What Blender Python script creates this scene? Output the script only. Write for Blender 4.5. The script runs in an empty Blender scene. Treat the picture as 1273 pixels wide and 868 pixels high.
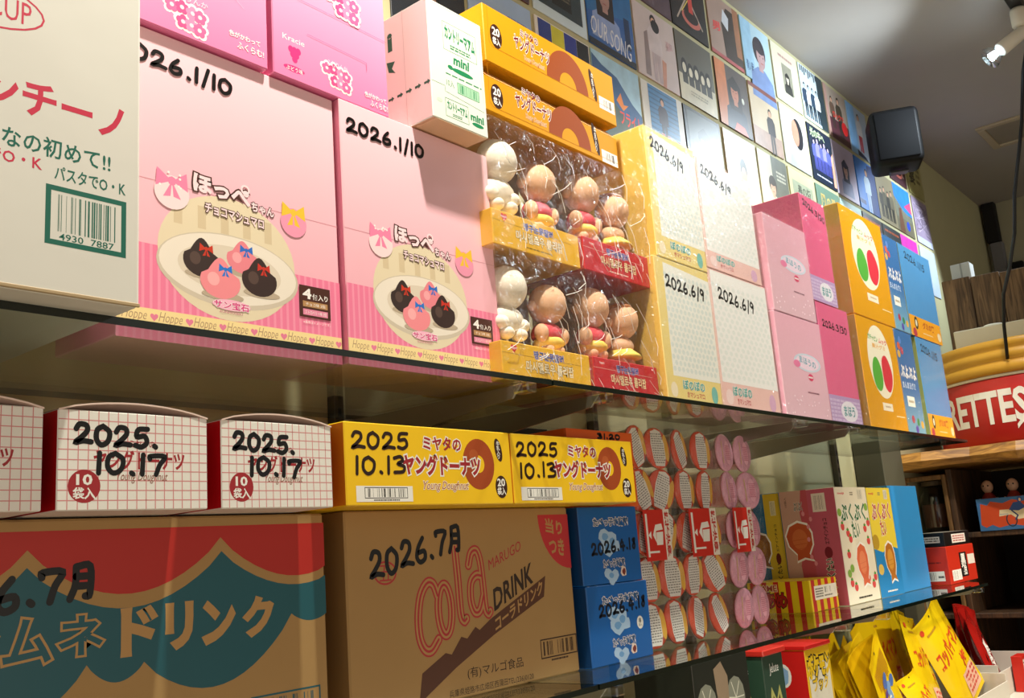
import bpy, bmesh, math, random
from mathutils import Vector, Matrix, Euler
random.seed(7)
C = bpy.context.scene.collection
H = 1.45                      # camera height above the floor; z below is measured from the camera's height
# ------------------------------------------------------------------ camera, world, lights, exposure
cam = bpy.data.objects.new('camera', bpy.data.cameras.new('camera')); C.objects.link(cam)
cam.data.sensor_fit = 'HORIZONTAL'; cam.data.sensor_width = 36.0
cam.data.lens = 36.0*1212.0/1273.0; cam.data.clip_start = 0.02; cam.data.clip_end = 50
cam.matrix_world = Matrix(((0.63964549, -0.11219651, -0.76043776, 0), (-0.76509711, -0.18820432, -0.61579667, 0),
                           (-0.07402744, 0.9757003, -0.20622527, H), (0, 0, 0, 1)))
sc = bpy.context.scene; sc.camera = cam
sc.view_settings.view_transform = 'Standard'; sc.view_settings.look = 'None'
sc.view_settings.gamma = 1.0; sc.view_settings.exposure = 0.0; sc.view_settings.use_curve_mapping = False
w = bpy.data.worlds.new('shop_ambience'); sc.world = w; w.use_nodes = True
w.node_tree.nodes['Background'].inputs[0].default_value = (1.0, 0.91, 0.78, 1)
w.node_tree.nodes['Background'].inputs[1].default_value = 0.52

def spot(name, loc, aim, power, color, size=100, blend=0.6, radius=0.025):
    l = bpy.data.lights.new(name, 'SPOT'); l.energy = power; l.color = color
    l.spot_size = math.radians(size); l.spot_blend = blend; l.shadow_soft_size = radius
    o = bpy.data.objects.new(name, l); C.objects.link(o)
    o.location = (loc[0], loc[1], loc[2]+H)
    d = Vector(aim)-Vector(loc); o.rotation_euler = d.to_track_quat('-Z', 'Y').to_euler()
    return o
WARM = (1.0, 0.92, 0.80); COOL = (0.80, 0.92, 1.0)
spot('track_light_one', (0.68, 0.44, 1.43), (0.85, 0.84, 0.22), 114, WARM, 104)
spot('track_light_two', (1.86, 0.42, 1.44), (1.86, 0.84, 0.15), 52, (1.0, 0.94, 0.85), 92)
spot('track_light_three', (2.72, 0.40, 1.44), (2.66, 0.84, 0.15), 82, (1.0, 0.95, 0.88), 92)
spot('track_light_five', (4.15, 0.50, 1.40), (3.9, 1.12, 0.95), 45, COOL, 75, 0.35)
spot('bottom_board_fill', (2.9, -0.35, 0.60), (2.75, 0.9, -0.35), 60, (1.0, 0.86, 0.62), 64, 0.7, 0.06)  # added fill that brightens the bottom goods, not a fitting in the shop

def bulb(name, loc, power, color, radius):
    l = bpy.data.lights.new(name, 'POINT'); l.energy = power; l.color = color; l.shadow_soft_size = radius
    o = bpy.data.objects.new(name, l); C.objects.link(o); o.location = (loc[0], loc[1], loc[2]+H); return o
bulb('underside_fill', (0.5, -1.0, -0.35), 20, (1.0, 0.78, 0.56), 0.18)  # invented warm fill for shelf undersides and lower fronts, no real lamp

# ------------------------------------------------------------------ materials
def lin(h):
    h = h.lstrip('#'); out = []
    for i in (0, 2, 4):
        c = int(h[i:i+2], 16)/255; out.append(c/12.92 if c <= 0.04045 else ((c+0.055)/1.055)**2.4)
    return (*out, 1.0)
MATS = {}
def nodes_of(name):
    m = bpy.data.materials.new(name); m.use_nodes = True
    return m, m.node_tree, m.node_tree.nodes['Principled BSDF']
def P(h, rough=0.5, var=0.05, scale=30, spec=0.4, metal=0.0, bump=0.0, coat=0.0):
    """plain surface: base colour with a little noise in it"""
    key = (h, rough, var, scale, spec, metal, bump, coat)
    if key in MATS: return MATS[key]
    m, t, b = nodes_of('surface_'+h.lstrip('#'))
    b.inputs['Roughness'].default_value = rough; b.inputs['Specular IOR Level'].default_value = spec
    b.inputs['Metallic'].default_value = metal; b.inputs['Coat Weight'].default_value = coat
    b.inputs['Coat Roughness'].default_value = 0.12
    c = lin(h)
    tc = t.nodes.new('ShaderNodeTexCoord'); n = t.nodes.new('ShaderNodeTexNoise')
    n.inputs['Scale'].default_value = scale; n.inputs['Detail'].default_value = 3
    t.links.new(tc.outputs['Object'], n.inputs['Vector'])
    r = t.nodes.new('ShaderNodeMix'); r.data_type = 'RGBA'
    r.inputs[6].default_value = tuple(max(0, x*(1-var)) for x in c[:3])+(1,)
    r.inputs[7].default_value = tuple(min(1, x*(1+var)) for x in c[:3])+(1,)
    t.links.new(n.outputs['Fac'], r.inputs[0]); t.links.new(r.outputs[2], b.inputs['Base Color'])
    if bump:
        bp = t.nodes.new('ShaderNodeBump'); bp.inputs['Strength'].default_value = bump; bp.inputs['Distance'].default_value = 0.01
        t.links.new(n.outputs['Fac'], bp.inputs['Height']); t.links.new(bp.outputs['Normal'], b.inputs['Normal'])
    MATS[key] = m; return m
def I(h): return P(h, 0.45, 0.0)                                  # printing ink
def PC(h): return P(h, 0.42, 0.03, 25, 0.4)                         # coated board
def PG(h): return P(h, 0.16, 0.04, 25, 0.5, coat=0.5)               # glossy film-laminated board
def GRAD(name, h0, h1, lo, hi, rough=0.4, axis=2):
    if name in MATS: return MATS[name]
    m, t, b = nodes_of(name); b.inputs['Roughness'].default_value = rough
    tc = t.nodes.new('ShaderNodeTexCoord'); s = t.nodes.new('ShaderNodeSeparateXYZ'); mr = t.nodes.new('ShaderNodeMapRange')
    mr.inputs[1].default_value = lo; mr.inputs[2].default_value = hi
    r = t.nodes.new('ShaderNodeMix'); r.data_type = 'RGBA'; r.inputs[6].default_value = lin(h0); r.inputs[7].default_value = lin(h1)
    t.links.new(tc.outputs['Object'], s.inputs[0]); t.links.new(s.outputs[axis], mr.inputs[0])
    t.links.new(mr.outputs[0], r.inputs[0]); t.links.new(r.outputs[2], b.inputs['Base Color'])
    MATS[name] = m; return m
def WOOD(name, h0, h1, scale=6, axis=1, rough=0.6):
    if name in MATS: return MATS[name]
    m, t, b = nodes_of(name); b.inputs['Roughness'].default_value = rough
    tc = t.nodes.new('ShaderNodeTexCoord'); mp = t.nodes.new('ShaderNodeMapping')
    sc_ = [14, 14, 14]; sc_[axis] = 1.2; mp.inputs['Scale'].default_value = sc_
    n = t.nodes.new('ShaderNodeTexNoise'); n.inputs['Scale'].default_value = scale; n.inputs['Detail'].default_value = 6; n.inputs['Distortion'].default_value = 1.2
    cr = t.nodes.new('ShaderNodeValToRGB'); cr.color_ramp.elements[0].color = lin(h0); cr.color_ramp.elements[1].color = lin(h1)
    cr.color_ramp.elements[0].position = 0.35; cr.color_ramp.elements[1].position = 0.68
    t.links.new(tc.outputs['Object'], mp.inputs[0]); t.links.new(mp.outputs[0], n.inputs['Vector'])
    t.links.new(n.outputs['Fac'], cr.inputs[0]); t.links.new(cr.outputs[0], b.inputs['Base Color'])
    bp = t.nodes.new('ShaderNodeBump'); bp.inputs['Strength'].default_value = 0.3; bp.inputs['Distance'].default_value = 0.004
    t.links.new(n.outputs['Fac'], bp.inputs['Height']); t.links.new(bp.outputs['Normal'], b.inputs['Normal'])
    MATS[name] = m; return m
def CLEAR(name, tint, rough, base, bump=0.0, scale=60, ior=1.45, gloss=(1, 1, 1, 1), dist=0.004, flat=False):
    """thin clear sheet: see-through plus Fresnel reflection"""
    if name in MATS: return MATS[name]
    m = bpy.data.materials.new(name); m.use_nodes = True; t = m.node_tree; t.nodes.clear()
    o = t.nodes.new('ShaderNodeOutputMaterial'); mx = t.nodes.new('ShaderNodeMixShader')
    tr = t.nodes.new('ShaderNodeBsdfTransparent'); tr.inputs[0].default_value = tint
    g = t.nodes.new('ShaderNodeBsdfGlossy'); g.inputs['Roughness'].default_value = rough; g.inputs[0].default_value = gloss
    f = t.nodes.new('ShaderNodeFresnel'); ge = t.nodes.new('ShaderNodeNewGeometry'); mi = t.nodes.new('ShaderNodeMath'); mi.operation = 'MULTIPLY_ADD'
    mi.inputs[1].default_value = 1/ior-ior; mi.inputs[2].default_value = ior     # same reflectance seen from either side of the sheet
    t.links.new(ge.outputs['Backfacing'], mi.inputs[0]); t.links.new(mi.outputs[0], f.inputs[0])
    a = t.nodes.new('ShaderNodeMath'); a.operation = 'ADD'; a.inputs[1].default_value = base; a.use_clamp = True
    if flat: mx.inputs[0].default_value = base
    else: t.links.new(f.outputs[0], a.inputs[0]); t.links.new(a.outputs[0], mx.inputs[0])
    t.links.new(tr.outputs[0], mx.inputs[1]); t.links.new(g.outputs[0], mx.inputs[2]); t.links.new(mx.outputs[0], o.inputs[0])
    if bump:
        tc = t.nodes.new('ShaderNodeTexCoord'); n = t.nodes.new('ShaderNodeTexNoise'); n.inputs['Scale'].default_value = scale
        n.inputs['Detail'].default_value = 4; n.inputs['Distortion'].default_value = 2.0
        bp = t.nodes.new('ShaderNodeBump'); bp.inputs['Strength'].default_value = bump; bp.inputs['Distance'].default_value = dist
        t.links.new(tc.outputs['Object'], n.inputs['Vector']); t.links.new(n.outputs['Fac'], bp.inputs['Height'])
        t.links.new(bp.outputs['Normal'], g.inputs['Normal']); t.links.new(bp.outputs['Normal'], f.inputs['Normal'])
    MATS[name] = m; return m
def EMIT(name, col, s):
    if name in MATS: return MATS[name]
    m = bpy.data.materials.new(name); m.use_nodes = True; t = m.node_tree; t.nodes.clear()
    o = t.nodes.new('ShaderNodeOutputMaterial'); e = t.nodes.new('ShaderNodeEmission')
    e.inputs[0].default_value = col; e.inputs[1].default_value = s; t.links.new(e.outputs[0], o.inputs[0])
    MATS[name] = m; return m
GLASS = CLEAR('shelf_glass', (0.93, 0.97, 0.95, 1), 0.02, 0.01)
GEDGE = P('#0d1712', 0.15, 0.1, 30, 0.6)
FILM = CLEAR('crinkled_film', (1, 1, 1, 1), 0.16, 0.105, 0.9, 60, flat=True)
SLEEVE = CLEAR('record_sleeve_plastic', (1, 1, 1, 1), 0.05, 0.035, 0.10, 14, flat=True)
ACRYL = CLEAR('bracket_acrylic', (0.9, 0.92, 0.9, 1), 0.05, 0.12)

# ------------------------------------------------------------------ object helpers
ORG = {}
def props(o, label=None, cat=None, group=None, kind=None):
    if label: o['label'] = label
    if cat: o['category'] = cat
    if group: o['group'] = group
    if kind: o['kind'] = kind
    return o
def thing(name, label, cat, loc, group=None, rot=None, local=False):
    o = bpy.data.objects.new(name, None); C.objects.link(o); o.empty_display_size = 0.03
    o.location = (loc[0], loc[1], loc[2]+H)
    if rot: o.rotation_euler = rot
    ORG[o.name] = Vector((0, 0, 0)) if (local or rot) else Vector(loc)
    return props(o, label, cat, group)
class M:
    """collects faces, then links them as ONE mesh object"""
    def __init__(s): s.v = []; s.f = []; s.m = []; s.mats = []
    def mi(s, m):
        if m not in s.mats: s.mats.append(m)
        return s.mats.index(m)
    def add(s, vs, fs, m):
        k = len(s.v); i = s.mi(m); s.v += [tuple(x) for x in vs]
        for f in fs: s.f.append([k+q for q in f]); s.m.append(i)
    def box(s, x0, x1, y0, y1, z0, z1, m, b=0.0012, **fm):
        """box with chamfered edges; fm: front/back/left/right/top/bottom face materials"""
        X, Y, Z = (x0, x1), (y0, y1), (z0, z1); vs = []; ix = {}
        for a in (0, 1):
            for c in (0, 1):
                for d in (0, 1):
                    sx, sy, sz = (b if a == 0 else -b), (b if c == 0 else -b), (b if d == 0 else -b)
                    ix[a, c, d] = len(vs)
                    vs += [(X[a], Y[c]+sy, Z[d]+sz), (X[a]+sx, Y[c], Z[d]+sz), (X[a]+sx, Y[c]+sy, Z[d])]
        g = lambda a, c, d, k: ix[a, c, d]+k
        F = {'left': [g(0,0,0,0), g(0,0,1,0), g(0,1,1,0), g(0,1,0,0)], 'right': [g(1,0,0,0), g(1,1,0,0), g(1,1,1,0), g(1,0,1,0)],
             'front': [g(0,0,0,1), g(1,0,0,1), g(1,0,1,1), g(0,0,1,1)], 'back': [g(0,1,0,1), g(0,1,1,1), g(1,1,1,1), g(1,1,0,1)],
             'bottom': [g(0,0,0,2), g(0,1,0,2), g(1,1,0,2), g(1,0,0,2)], 'top': [g(0,0,1,2), g(1,0,1,2), g(1,1,1,2), g(0,1,1,2)]}
        k = len(s.v); s.v += vs
        def f(idx, mm): s.f.append([k+q for q in idx]); s.m.append(s.mi(mm))
        for n, q in F.items(): f(q, fm.get(n, m))
        for a in (0, 1):
            for c in (0, 1): f([g(a,c,0,0), g(a,c,0,1), g(a,c,1,1), g(a,c,1,0)], m)
            for d in (0, 1): f([g(a,0,d,0), g(a,0,d,2), g(a,1,d,2), g(a,1,d,0)], m)
        for c in (0, 1):
            for d in (0, 1): f([g(0,c,d,1), g(0,c,d,2), g(1,c,d,2), g(1,c,d,1)], m)
        for key in ix: f([g(*key,0), g(*key,1), g(*key,2)], m)
    def lathe(s, prof, c, m, n=24, axis=2, cap=True):
        vs = []; fs = []
        for r, h in prof:
            for i in range(n):
                a = 2*math.pi*i/n; p = [r*math.cos(a), r*math.sin(a)]; q = [0, 0, 0]
                q[axis] = h; q[(axis+1) % 3] = p[0]; q[(axis+2) % 3] = p[1]
                vs.append((c[0]+q[0], c[1]+q[1], c[2]+q[2]))
        for j in range(len(prof)-1):
            for i in range(n): fs.append([j*n+i, j*n+(i+1) % n, (j+1)*n+(i+1) % n, (j+1)*n+i])
        if cap: fs.append(list(range(n))[::-1]); fs.append([(len(prof)-1)*n+i for i in range(n)])
        s.add(vs, fs, m)
    def ball(s, c, r, m, n=16, k=10, lump=0.0):
        vs = []; fs = []
        for j in range(k+1):
            t = math.pi*j/k
            for i in range(n):
                a = 2*math.pi*i/n; q = 1+lump*math.sin(3*a+2*t)*math.sin(t)
                vs.append((c[0]+r[0]*q*math.sin(t)*math.cos(a), c[1]+r[1]*q*math.sin(t)*math.sin(a), c[2]-r[2]*math.cos(t)))
        for j in range(k):
            for i in range(n): fs.append([j*n+i, j*n+(i+1) % n, (j+1)*n+(i+1) % n, (j+1)*n+i])
        s.add(vs, fs, m)
    def tube(s, pts, r, m, n=8):
        pts = [Vector(p) for p in pts]; vs = []; fs = []
        for i, p in enumerate(pts):
            d = (pts[min(i+1, len(pts)-1)]-pts[max(i-1, 0)]).normalized()
            a = d.cross(Vector((0, 0, 1))) if abs(d.z) < 0.95 else d.cross(Vector((1, 0, 0))); a.normalize(); b = d.cross(a)
            rr = r[i] if isinstance(r, (list, tuple)) else r
            for k in range(n):
                t = 2*math.pi*k/n; vs.append(p+a*rr*math.cos(t)+b*rr*math.sin(t))
        for j in range(len(pts)-1):
            for i in range(n): fs.append([j*n+i, j*n+(i+1) % n, (j+1)*n+(i+1) % n, (j+1)*n+i])
        fs.append(list(range(n))[::-1]); fs.append([(len(pts)-1)*n+i for i in range(n)])
        s.add(vs, fs, m)
    def build(s, name, parent=None, smooth=False, loc=None):
        me = bpy.data.meshes.new(name); root = parent
        while root is not None and root.parent is not None: root = root.parent
        off = ORG.get(root.name, Vector((0, 0, 0))) if root is not None else (Vector(loc) if loc else Vector((0, 0, 0)))
        me.from_pydata([tuple(Vector(v)-off) for v in s.v], [], s.f); me.update()
        for m in s.mats: me.materials.append(m)
        me.polygons.foreach_set('material_index', s.m)
        if smooth: me.polygons.foreach_set('use_smooth', [True]*len(s.f))
        o = bpy.data.objects.new(name, me); C.objects.link(o)
        if parent is not None: o.parent = parent
        else: o.location = off+Vector((0, 0, H))
        return o
def struct(name, m, parent=None, kind='structure'):
    o = m.build(name, parent)
    if parent is None: o['kind'] = kind
    return o

# ------------------------------------------------------------------ printing: flat artwork laid a hair above a face
TXT = {}
def glyphs(s, bold, shear=0.0, space=1.0, line=1.0):
    key = (s, bold, shear, space, line)
    if key not in TXT:
        cu = bpy.data.curves.new('lettering', 'FONT'); cu.body = s; cu.offset = bold; cu.resolution_u = 2; cu.shear = shear
        cu.space_character = space; cu.space_line = line; cu.fill_mode = 'FRONT'; cu.align_x = 'CENTER'
        o = bpy.data.objects.new('lettering', cu); C.objects.link(o)
        dg = bpy.context.evaluated_depsgraph_get(); me = bpy.data.meshes.new_from_object(o.evaluated_get(dg))
        TXT[key] = ([(v.co.x, v.co.y) for v in me.vertices], [list(p.vertices) for p in me.polygons])
        bpy.data.meshes.remove(me); bpy.data.objects.remove(o); bpy.data.curves.remove(cu)
    return TXT[key]
HAND = {
 '0': [[(.5,1),(.15,.8),(.1,.3),(.4,0),(.8,.2),(.9,.7),(.5,1)]], '1': [[(.5,1),(.45,.5),(.4,0)]],
 '2': [[(.1,.75),(.3,1),(.7,.95),(.75,.65),(.4,.3),(.05,.02),(.5,.12),(1,.08)]],
 '3': [[(.1,.9),(.6,1),(.75,.75),(.35,.55),(.85,.4),(.75,.08),(.1,.02)]],
 '5': [[(.9,1),(.3,.95),(.2,.55),(.7,.6),(.85,.25),(.5,0),(.1,.08)]],
 '6': [[(.65,1),(.25,.6),(.12,.2),(.4,0),(.8,.15),(.75,.45),(.2,.38)]],
 '7': [[(.05,.8),(.1,.95),(.9,.95),(.6,.5),(.4,0)]], '8': [[(.7,.95),(.3,.8),(.7,.4),(.5,0),(.2,.2),(.6,.6),(.75,.9)]],
 '9': [[(.8,.85),(.4,1),(.15,.7),(.5,.5),(.85,.8),(.75,.4),(.6,0)]], '4': [[(.5,1),(.1,.4),(.9,.42)],[(.65,.75),(.6,0)]],
 '.': [[(.3,.08),(.5,.02)]], '/': [[(.85,1.1),(.2,-.15)]], '-': [[(.1,.12),(.8,.08)]],
 '月': [[(.25,1),(.22,.4),(.0,-.05)],[(.25,1),(.85,1),(.85,.1),(.65,.02)],[(.25,.68),(.8,.68)],[(.22,.36),(.8,.36)]]}
class Art:
    """draws in face coordinates u, v (0..1 across the face)"""
    def __init__(s, org, ue, ve, n, bulge=None):
        s.o, s.ue, s.ve, s.n = Vector(org), Vector(ue), Vector(ve), Vector(n).normalized()
        s.w, s.h = s.ue.length, s.ve.length; s.l = 1; s.k = 0; s.M = M(); s.bulge = bulge
    def pt(s, u, v):
        d = 0.00004+0.000022*s.l+0.000003*(s.k % 7)+(s.bulge(u, v) if s.bulge else 0)
        return s.o+s.ue*u+s.ve*v+s.n*d
    def up(s): s.l += 1; return s
    def poly(s, pts, m): s.k += 1; s.M.add([s.pt(*p) for p in pts], [list(range(len(pts)))], m)
    def rect(s, u0, v0, u1, v1, m): s.poly([(u0, v0), (u1, v0), (u1, v1), (u0, v1)], m)
    def ell(s, cu, cv, ru, rv, m, n=24, a0=0, a1=360, rot=0):
        c, q = math.cos(math.radians(rot)), math.sin(math.radians(rot)); pts = []
        for i in range(n):
            t = math.radians(a0+(a1-a0)*i/(n if a1-a0 == 360 else n-1)); x, y = ru*s.w*math.cos(t), rv*s.h*math.sin(t)
            pts.append((cu+(x*c-y*q)/s.w, cv+(x*q+y*c)/s.h))
        s.poly(pts, m)
    def stroke(s, pts, wd, m, smooth=False):
        """pts in uv, wd in metres: one mitred ribbon with rounded ends"""
        Q = [Vector((u*s.w, v*s.h)) for u, v in pts]
        Q = [q for k, q in enumerate(Q) if k == 0 or (q-Q[k-1]).length > 1e-6]
        if len(Q) < 2: return
        closed = (Q[0]-Q[-1]).length < 1e-6 and len(Q) > 3
        if smooth and len(Q) > 2:
            E_ = [Q[0]*2-Q[1]]+Q+[Q[-1]*2-Q[-2]]; out = []
            for k in range(1, len(E_)-2):
                a, b, c, d = E_[k-1:k+3]
                for q in range(4):
                    t = q/4; out.append(.5*((2*b)+(c-a)*t+(2*a-5*b+4*c-d)*t*t+(3*b-a-3*c+d)*t**3))
            Q = out+[Q[-1]]
        n = len(Q); L = []; Rr = []
        for k in range(n):
            a = Q[k-1] if k > 0 else (Q[-2] if closed else None); b = Q[k+1] if k < n-1 else (Q[1] if closed else None)
            d1 = (Q[k]-a).normalized() if a is not None else None; d2 = (b-Q[k]).normalized() if b is not None else None
            d1 = d1 if d1 is not None else d2; d2 = d2 if d2 is not None else d1
            n1, n2 = Vector((-d1.y, d1.x)), Vector((-d2.y, d2.x)); mm = n1+n2
            if mm.length < 1e-4: mm = n1.copy()
            mm.normalize(); k_ = min(1/max(mm.dot(n1), .3), 1.6 if not smooth else 1.1); mm *= wd/2*k_
            L.append(Q[k]+mm); Rr.append(Q[k]-mm)
        U = lambda p: (p.x/s.w, p.y/s.h); s.k += 1
        s.M.add([s.pt(*U(p)) for p in L]+[s.pt(*U(p)) for p in Rr], [[k, n+k, n+k+1, k+1] for k in range(n-1)], m)
        if not closed:
            for e, o in ((0, 1), (n-1, n-2)):
                d = (Q[e]-Q[o]).normalized(); nn = Vector((-d.y, d.x))
                s.poly([U(Q[e]+wd/2*(nn*math.cos(t)+d*math.sin(t))) for t in [math.pi*q/6 for q in range(7)]], m)
    def ring(s, cu, cv, ru, rv, wd, m, n=28, rot=0):
        c, q = math.cos(math.radians(rot)), math.sin(math.radians(rot)); pts = []
        for i in range(n+1):
            t = 2*math.pi*i/n; x, y = ru*s.w*math.cos(t), rv*s.h*math.sin(t); pts.append((cu+(x*c-y*q)/s.w, cv+(x*q+y*c)/s.h))
        s.stroke(pts, wd, m)
    def frame(s, u0, v0, u1, v1, wd, m): s.stroke([(u0, v0), (u1, v0), (u1, v1), (u0, v1), (u0, v0)], wd, m)
    def text(s, t, u0, v0, u1, v1, m, bold=0.012, out=None, extra=0.03, ang=0, shear=0.0, space=1.0, line=1.0, sk=0.0):
        base, _ = glyphs(t, bold, shear, space, line)
        if not base: return
        x0, x1 = min(p[0] for p in base), max(p[0] for p in base); y0, y1 = min(p[1] for p in base), max(p[1] for p in base)
        cu, cv = (u0+u1)/2, (v0+v1)/2; W, Hh = (u1-u0)*s.w, (v1-v0)*s.h
        if ang in (90, -90): W, Hh = Hh, W
        c, q = math.cos(math.radians(ang)), math.sin(math.radians(ang))
        for bd, mm in ([(bold+extra, out)] if out else [])+[(bold, m)]:
            s.k += 1; V, F = glyphs(t, bd, shear, space, line); vs = []
            for x, y in V:
                X = ((x-x0)/max(x1-x0, 1e-6)-.5)*W; Y = ((y-y0)/max(y1-y0, 1e-6)-.5)*Hh+sk*X
                vs.append(s.pt(cu+(X*c-Y*q)/s.w, cv+(X*q+Y*c)/s.h))
            s.M.add(vs, F, mm)
            if out and mm is out: s.l += 1
    def hand(s, t, u0, v0, u1, v1, h, wd, m, slant=0.0):
        """felt-pen writing: baseline (u0,v0)-(u1,v1), height h in v, pen width wd in metres"""
        adv = [0.45 if ch in '.1' else 0.6 if ch == '/' else 1.0 for ch in t]; tot = sum(adv); k = 0
        for ch, ad in zip(t, adv):
            a, b = k/tot, (k+ad*0.82)/tot; k += ad; jit = random.uniform(-.05, .05)*h
            for st in HAND.get(ch, []):
                s.stroke([(u0+(u1-u0)*(a+(b-a)*x)+slant*h*y, v0+(v1-v0)*a+h*y+jit) for x, y in st], wd, m, True)
    def bars(s, u0, v0, u1, v1, m, n=26, seed=1):
        rg = random.Random(seed); xs = sorted(rg.random() for _ in range(n))
        for x in xs:
            d = rg.choice((.006, .010, .018)); s.rect(u0+(u1-u0)*x*.97, v0, u0+(u1-u0)*min(1, x*.97+d), v1, m)
    def lines(s, u0, v0, u1, v1, rows, m, seed=1, fill=.55, words=6):
        """rows of print too small to read"""
        rg = random.Random(seed); dv = (v1-v0)/rows
        for r in range(rows):
            u = u0
            while u < u1-0.01*(u1-u0):
                L = (u1-u0)*rg.uniform(.3, 1.4)/words; e = min(u+L*.82, u1)
                s.rect(u, v0+dv*r+dv*(1-fill)/2, e, v0+dv*r+dv*(1+fill)/2, m); u += L
    def done(s, name, parent): return s.M.build(name, parent)
def front_art(x0, x1, yf, z0, z1): return Art((x0, yf, z0), (x1-x0, 0, 0), (0, 0, z1-z0), (0, -1, 0))
def left_art(x0, yf, dp, z0, z1): return Art((x0, yf+dp, z0), (0, -dp, 0), (0, 0, z1-z0), (-1, 0, 0))
def carton(name, label, cat, x0, x1, yf, dp, z0, z1, m, group=None, b=0.0012, part='carton_body', **fm):
    t = thing(name, label, cat, ((x0+x1)/2, yf+dp/2, z0), group)
    bd = M(); bd.box(x0, x1, yf, yf+dp, z0, z1, m, b, **fm); body = bd.build(part, t)
    return t, front_art(x0, x1, yf, z0, z1), left_art(x0, yf, dp, z0, z1)
BLACK = I('#15120f'); INK = P('#0c0b0c', 0.35, 0.0); WHITE = I('#f4f2ec'); RED = I('#c8202a')
# ------------------------------------------------------------------ the setting
YW = 1.12; ZC = 1.585; XE = 5.33; ZF = -H; YS = 0.75
ZU = 0.219; ZL = -0.1668; ZB = -0.50          # tops of the upper glass shelf, the lower glass shelf and the bottom board
WALLM = P('#b9b48e', 0.8, 0.06, 8, 0.2)
def slab(name, x0, x1, y0, y1, z0, z1, m, parent=None):
    b = M(); b.box(x0, x1, y0, y1, z0, z1, m, 0.001); return struct(name, b, parent)
slab('wall_back', -1.6, XE+.1, YW, YW+.1, ZF, ZC, WALLM)
slab('wall_right', XE, XE+.1, -3.0, YW, ZF, ZC, P('#a9a58a', 0.8, 0.06, 8, 0.2))
slab('ceiling', -1.6, XE+.1, -3.0, YW+.1, ZC, ZC+.1, P('#aaa5a0', 0.75, 0.10, 3, 0.25))
slab('floor', -1.6, XE+.1, -3.0, YW+.1, ZF-.1, ZF, P('#9a8468', 0.6, 0.12, 6))
# glass shelves: each sheet of glass is one thing that rests on its brackets
def glass_shelf(label, pts, zt, group):
    cx = sum(p[0] for p in pts)/len(pts)
    t = thing('glass_shelf', label, 'shelf', (cx, 0.93, zt-.007), group)
    b = M(); n = len(pts)
    b.add([(x, y, zt) for x, y in pts]+[(x, y, zt-.007) for x, y in pts], [list(range(n)), list(range(n, 2*n))[::-1]], GLASS)
    b.build('glass_sheet', t)
    e = M(); zz = [(x, y, zt) for x, y in pts]+[(x, y, zt-.007) for x, y in pts]
    e.add(zz, [[i, (i+1) % n, n+(i+1) % n, n+i] for i in range(n)], GEDGE); e.build('polished_edge', t)
    return t
YB = 1.085
glass_shelf('clear glass upper shelf with dark edge under the white and pink cartons', [(-.1, YS), (1.003, YS), (1.003, YB), (-.1, YB)], ZU, 'upper glass shelves')
glass_shelf('clear glass upper shelf under the wrapped lollipop boxes and white-fronted boxes', [(1.007, YS), (2.127, YS), (2.127, YB), (1.007, YB)], ZU, 'upper glass shelves')
glass_shelf('clear glass upper shelf under the orange and blue boxes, pointed end corner', [(2.131, YS), (2.905, YS), (2.905, YB), (2.131, YB)], ZU, 'upper glass shelves')
glass_shelf('clear glass lower shelf under the two brown drink cartons', [(-.1, YS), (1.046, YS), (1.046, YB), (-.1, YB)], ZL, 'lower glass shelves')
glass_shelf('clear glass lower shelf under the blue boxes and jelly cup packs', [(1.050, YS), (2.105, YS), (2.105, YB), (1.050, YB)], ZL, 'lower glass shelves')
glass_shelf('clear glass lower shelf under the fish-shaped snack boxes and red box', [(2.109, YS), (2.866, YS), (3.24, YB), (2.109, YB)], ZL, 'lower glass shelves')
STEEL = P('#9b9688', 0.3, 0.05, 60, 0.5, 0.8); DSTEEL = P('#5d574b', 0.4, 0.05, 60, 0.5, 0.7)
def bracket(label, x, zt, group, y0=.765):
    t = thing('shelf_bracket', label, 'bracket', (x, 0.93, zt-.04), group)
    b = M(); z1 = zt-.0075
    prof = [(y0, z1), (YW-.02, z1), (YW-.02, z1-.05), (y0+.10, z1-.024), (y0+.015, z1-.016)]
    n = len(prof)
    b.add([(x-.002, y, z) for y, z in prof]+[(x+.002, y, z) for y, z in prof], [list(range(n)), list(range(n, 2*n))[::-1]]+[[i, n+i, n+(i+1) % n, (i+1) % n] for i in range(n)], STEEL)
    b.build('bracket_arm', t)
    c = M(); c.box(x-.010, x+.010, YS-.004, YS+.022, zt-.020, zt-.0075, ACRYL, .002); c.build('clear_lip', t)
for x, wh in ((.957, 'under the yellow lollipop boxes, left one'), (1.131, 'under the yellow lollipop boxes, right one'), (1.80, 'under the pale pink boxes'), (2.076, 'below the deep pink boxes'), (.30, 'under the big white carton')):
    bracket('thin metal shelf bracket with clear lip, upper shelf, '+wh, x, ZU, 'upper shelf brackets')
for x, wh in ((1.091, 'below the blue boxes'), (1.866, 'below the pink jelly pack'), (2.084, 'below the striped box'), (2.80, 'below the red box')):
    bracket('thin metal shelf bracket with clear lip, lower shelf, '+wh, x, ZL, 'lower shelf brackets')
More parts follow.
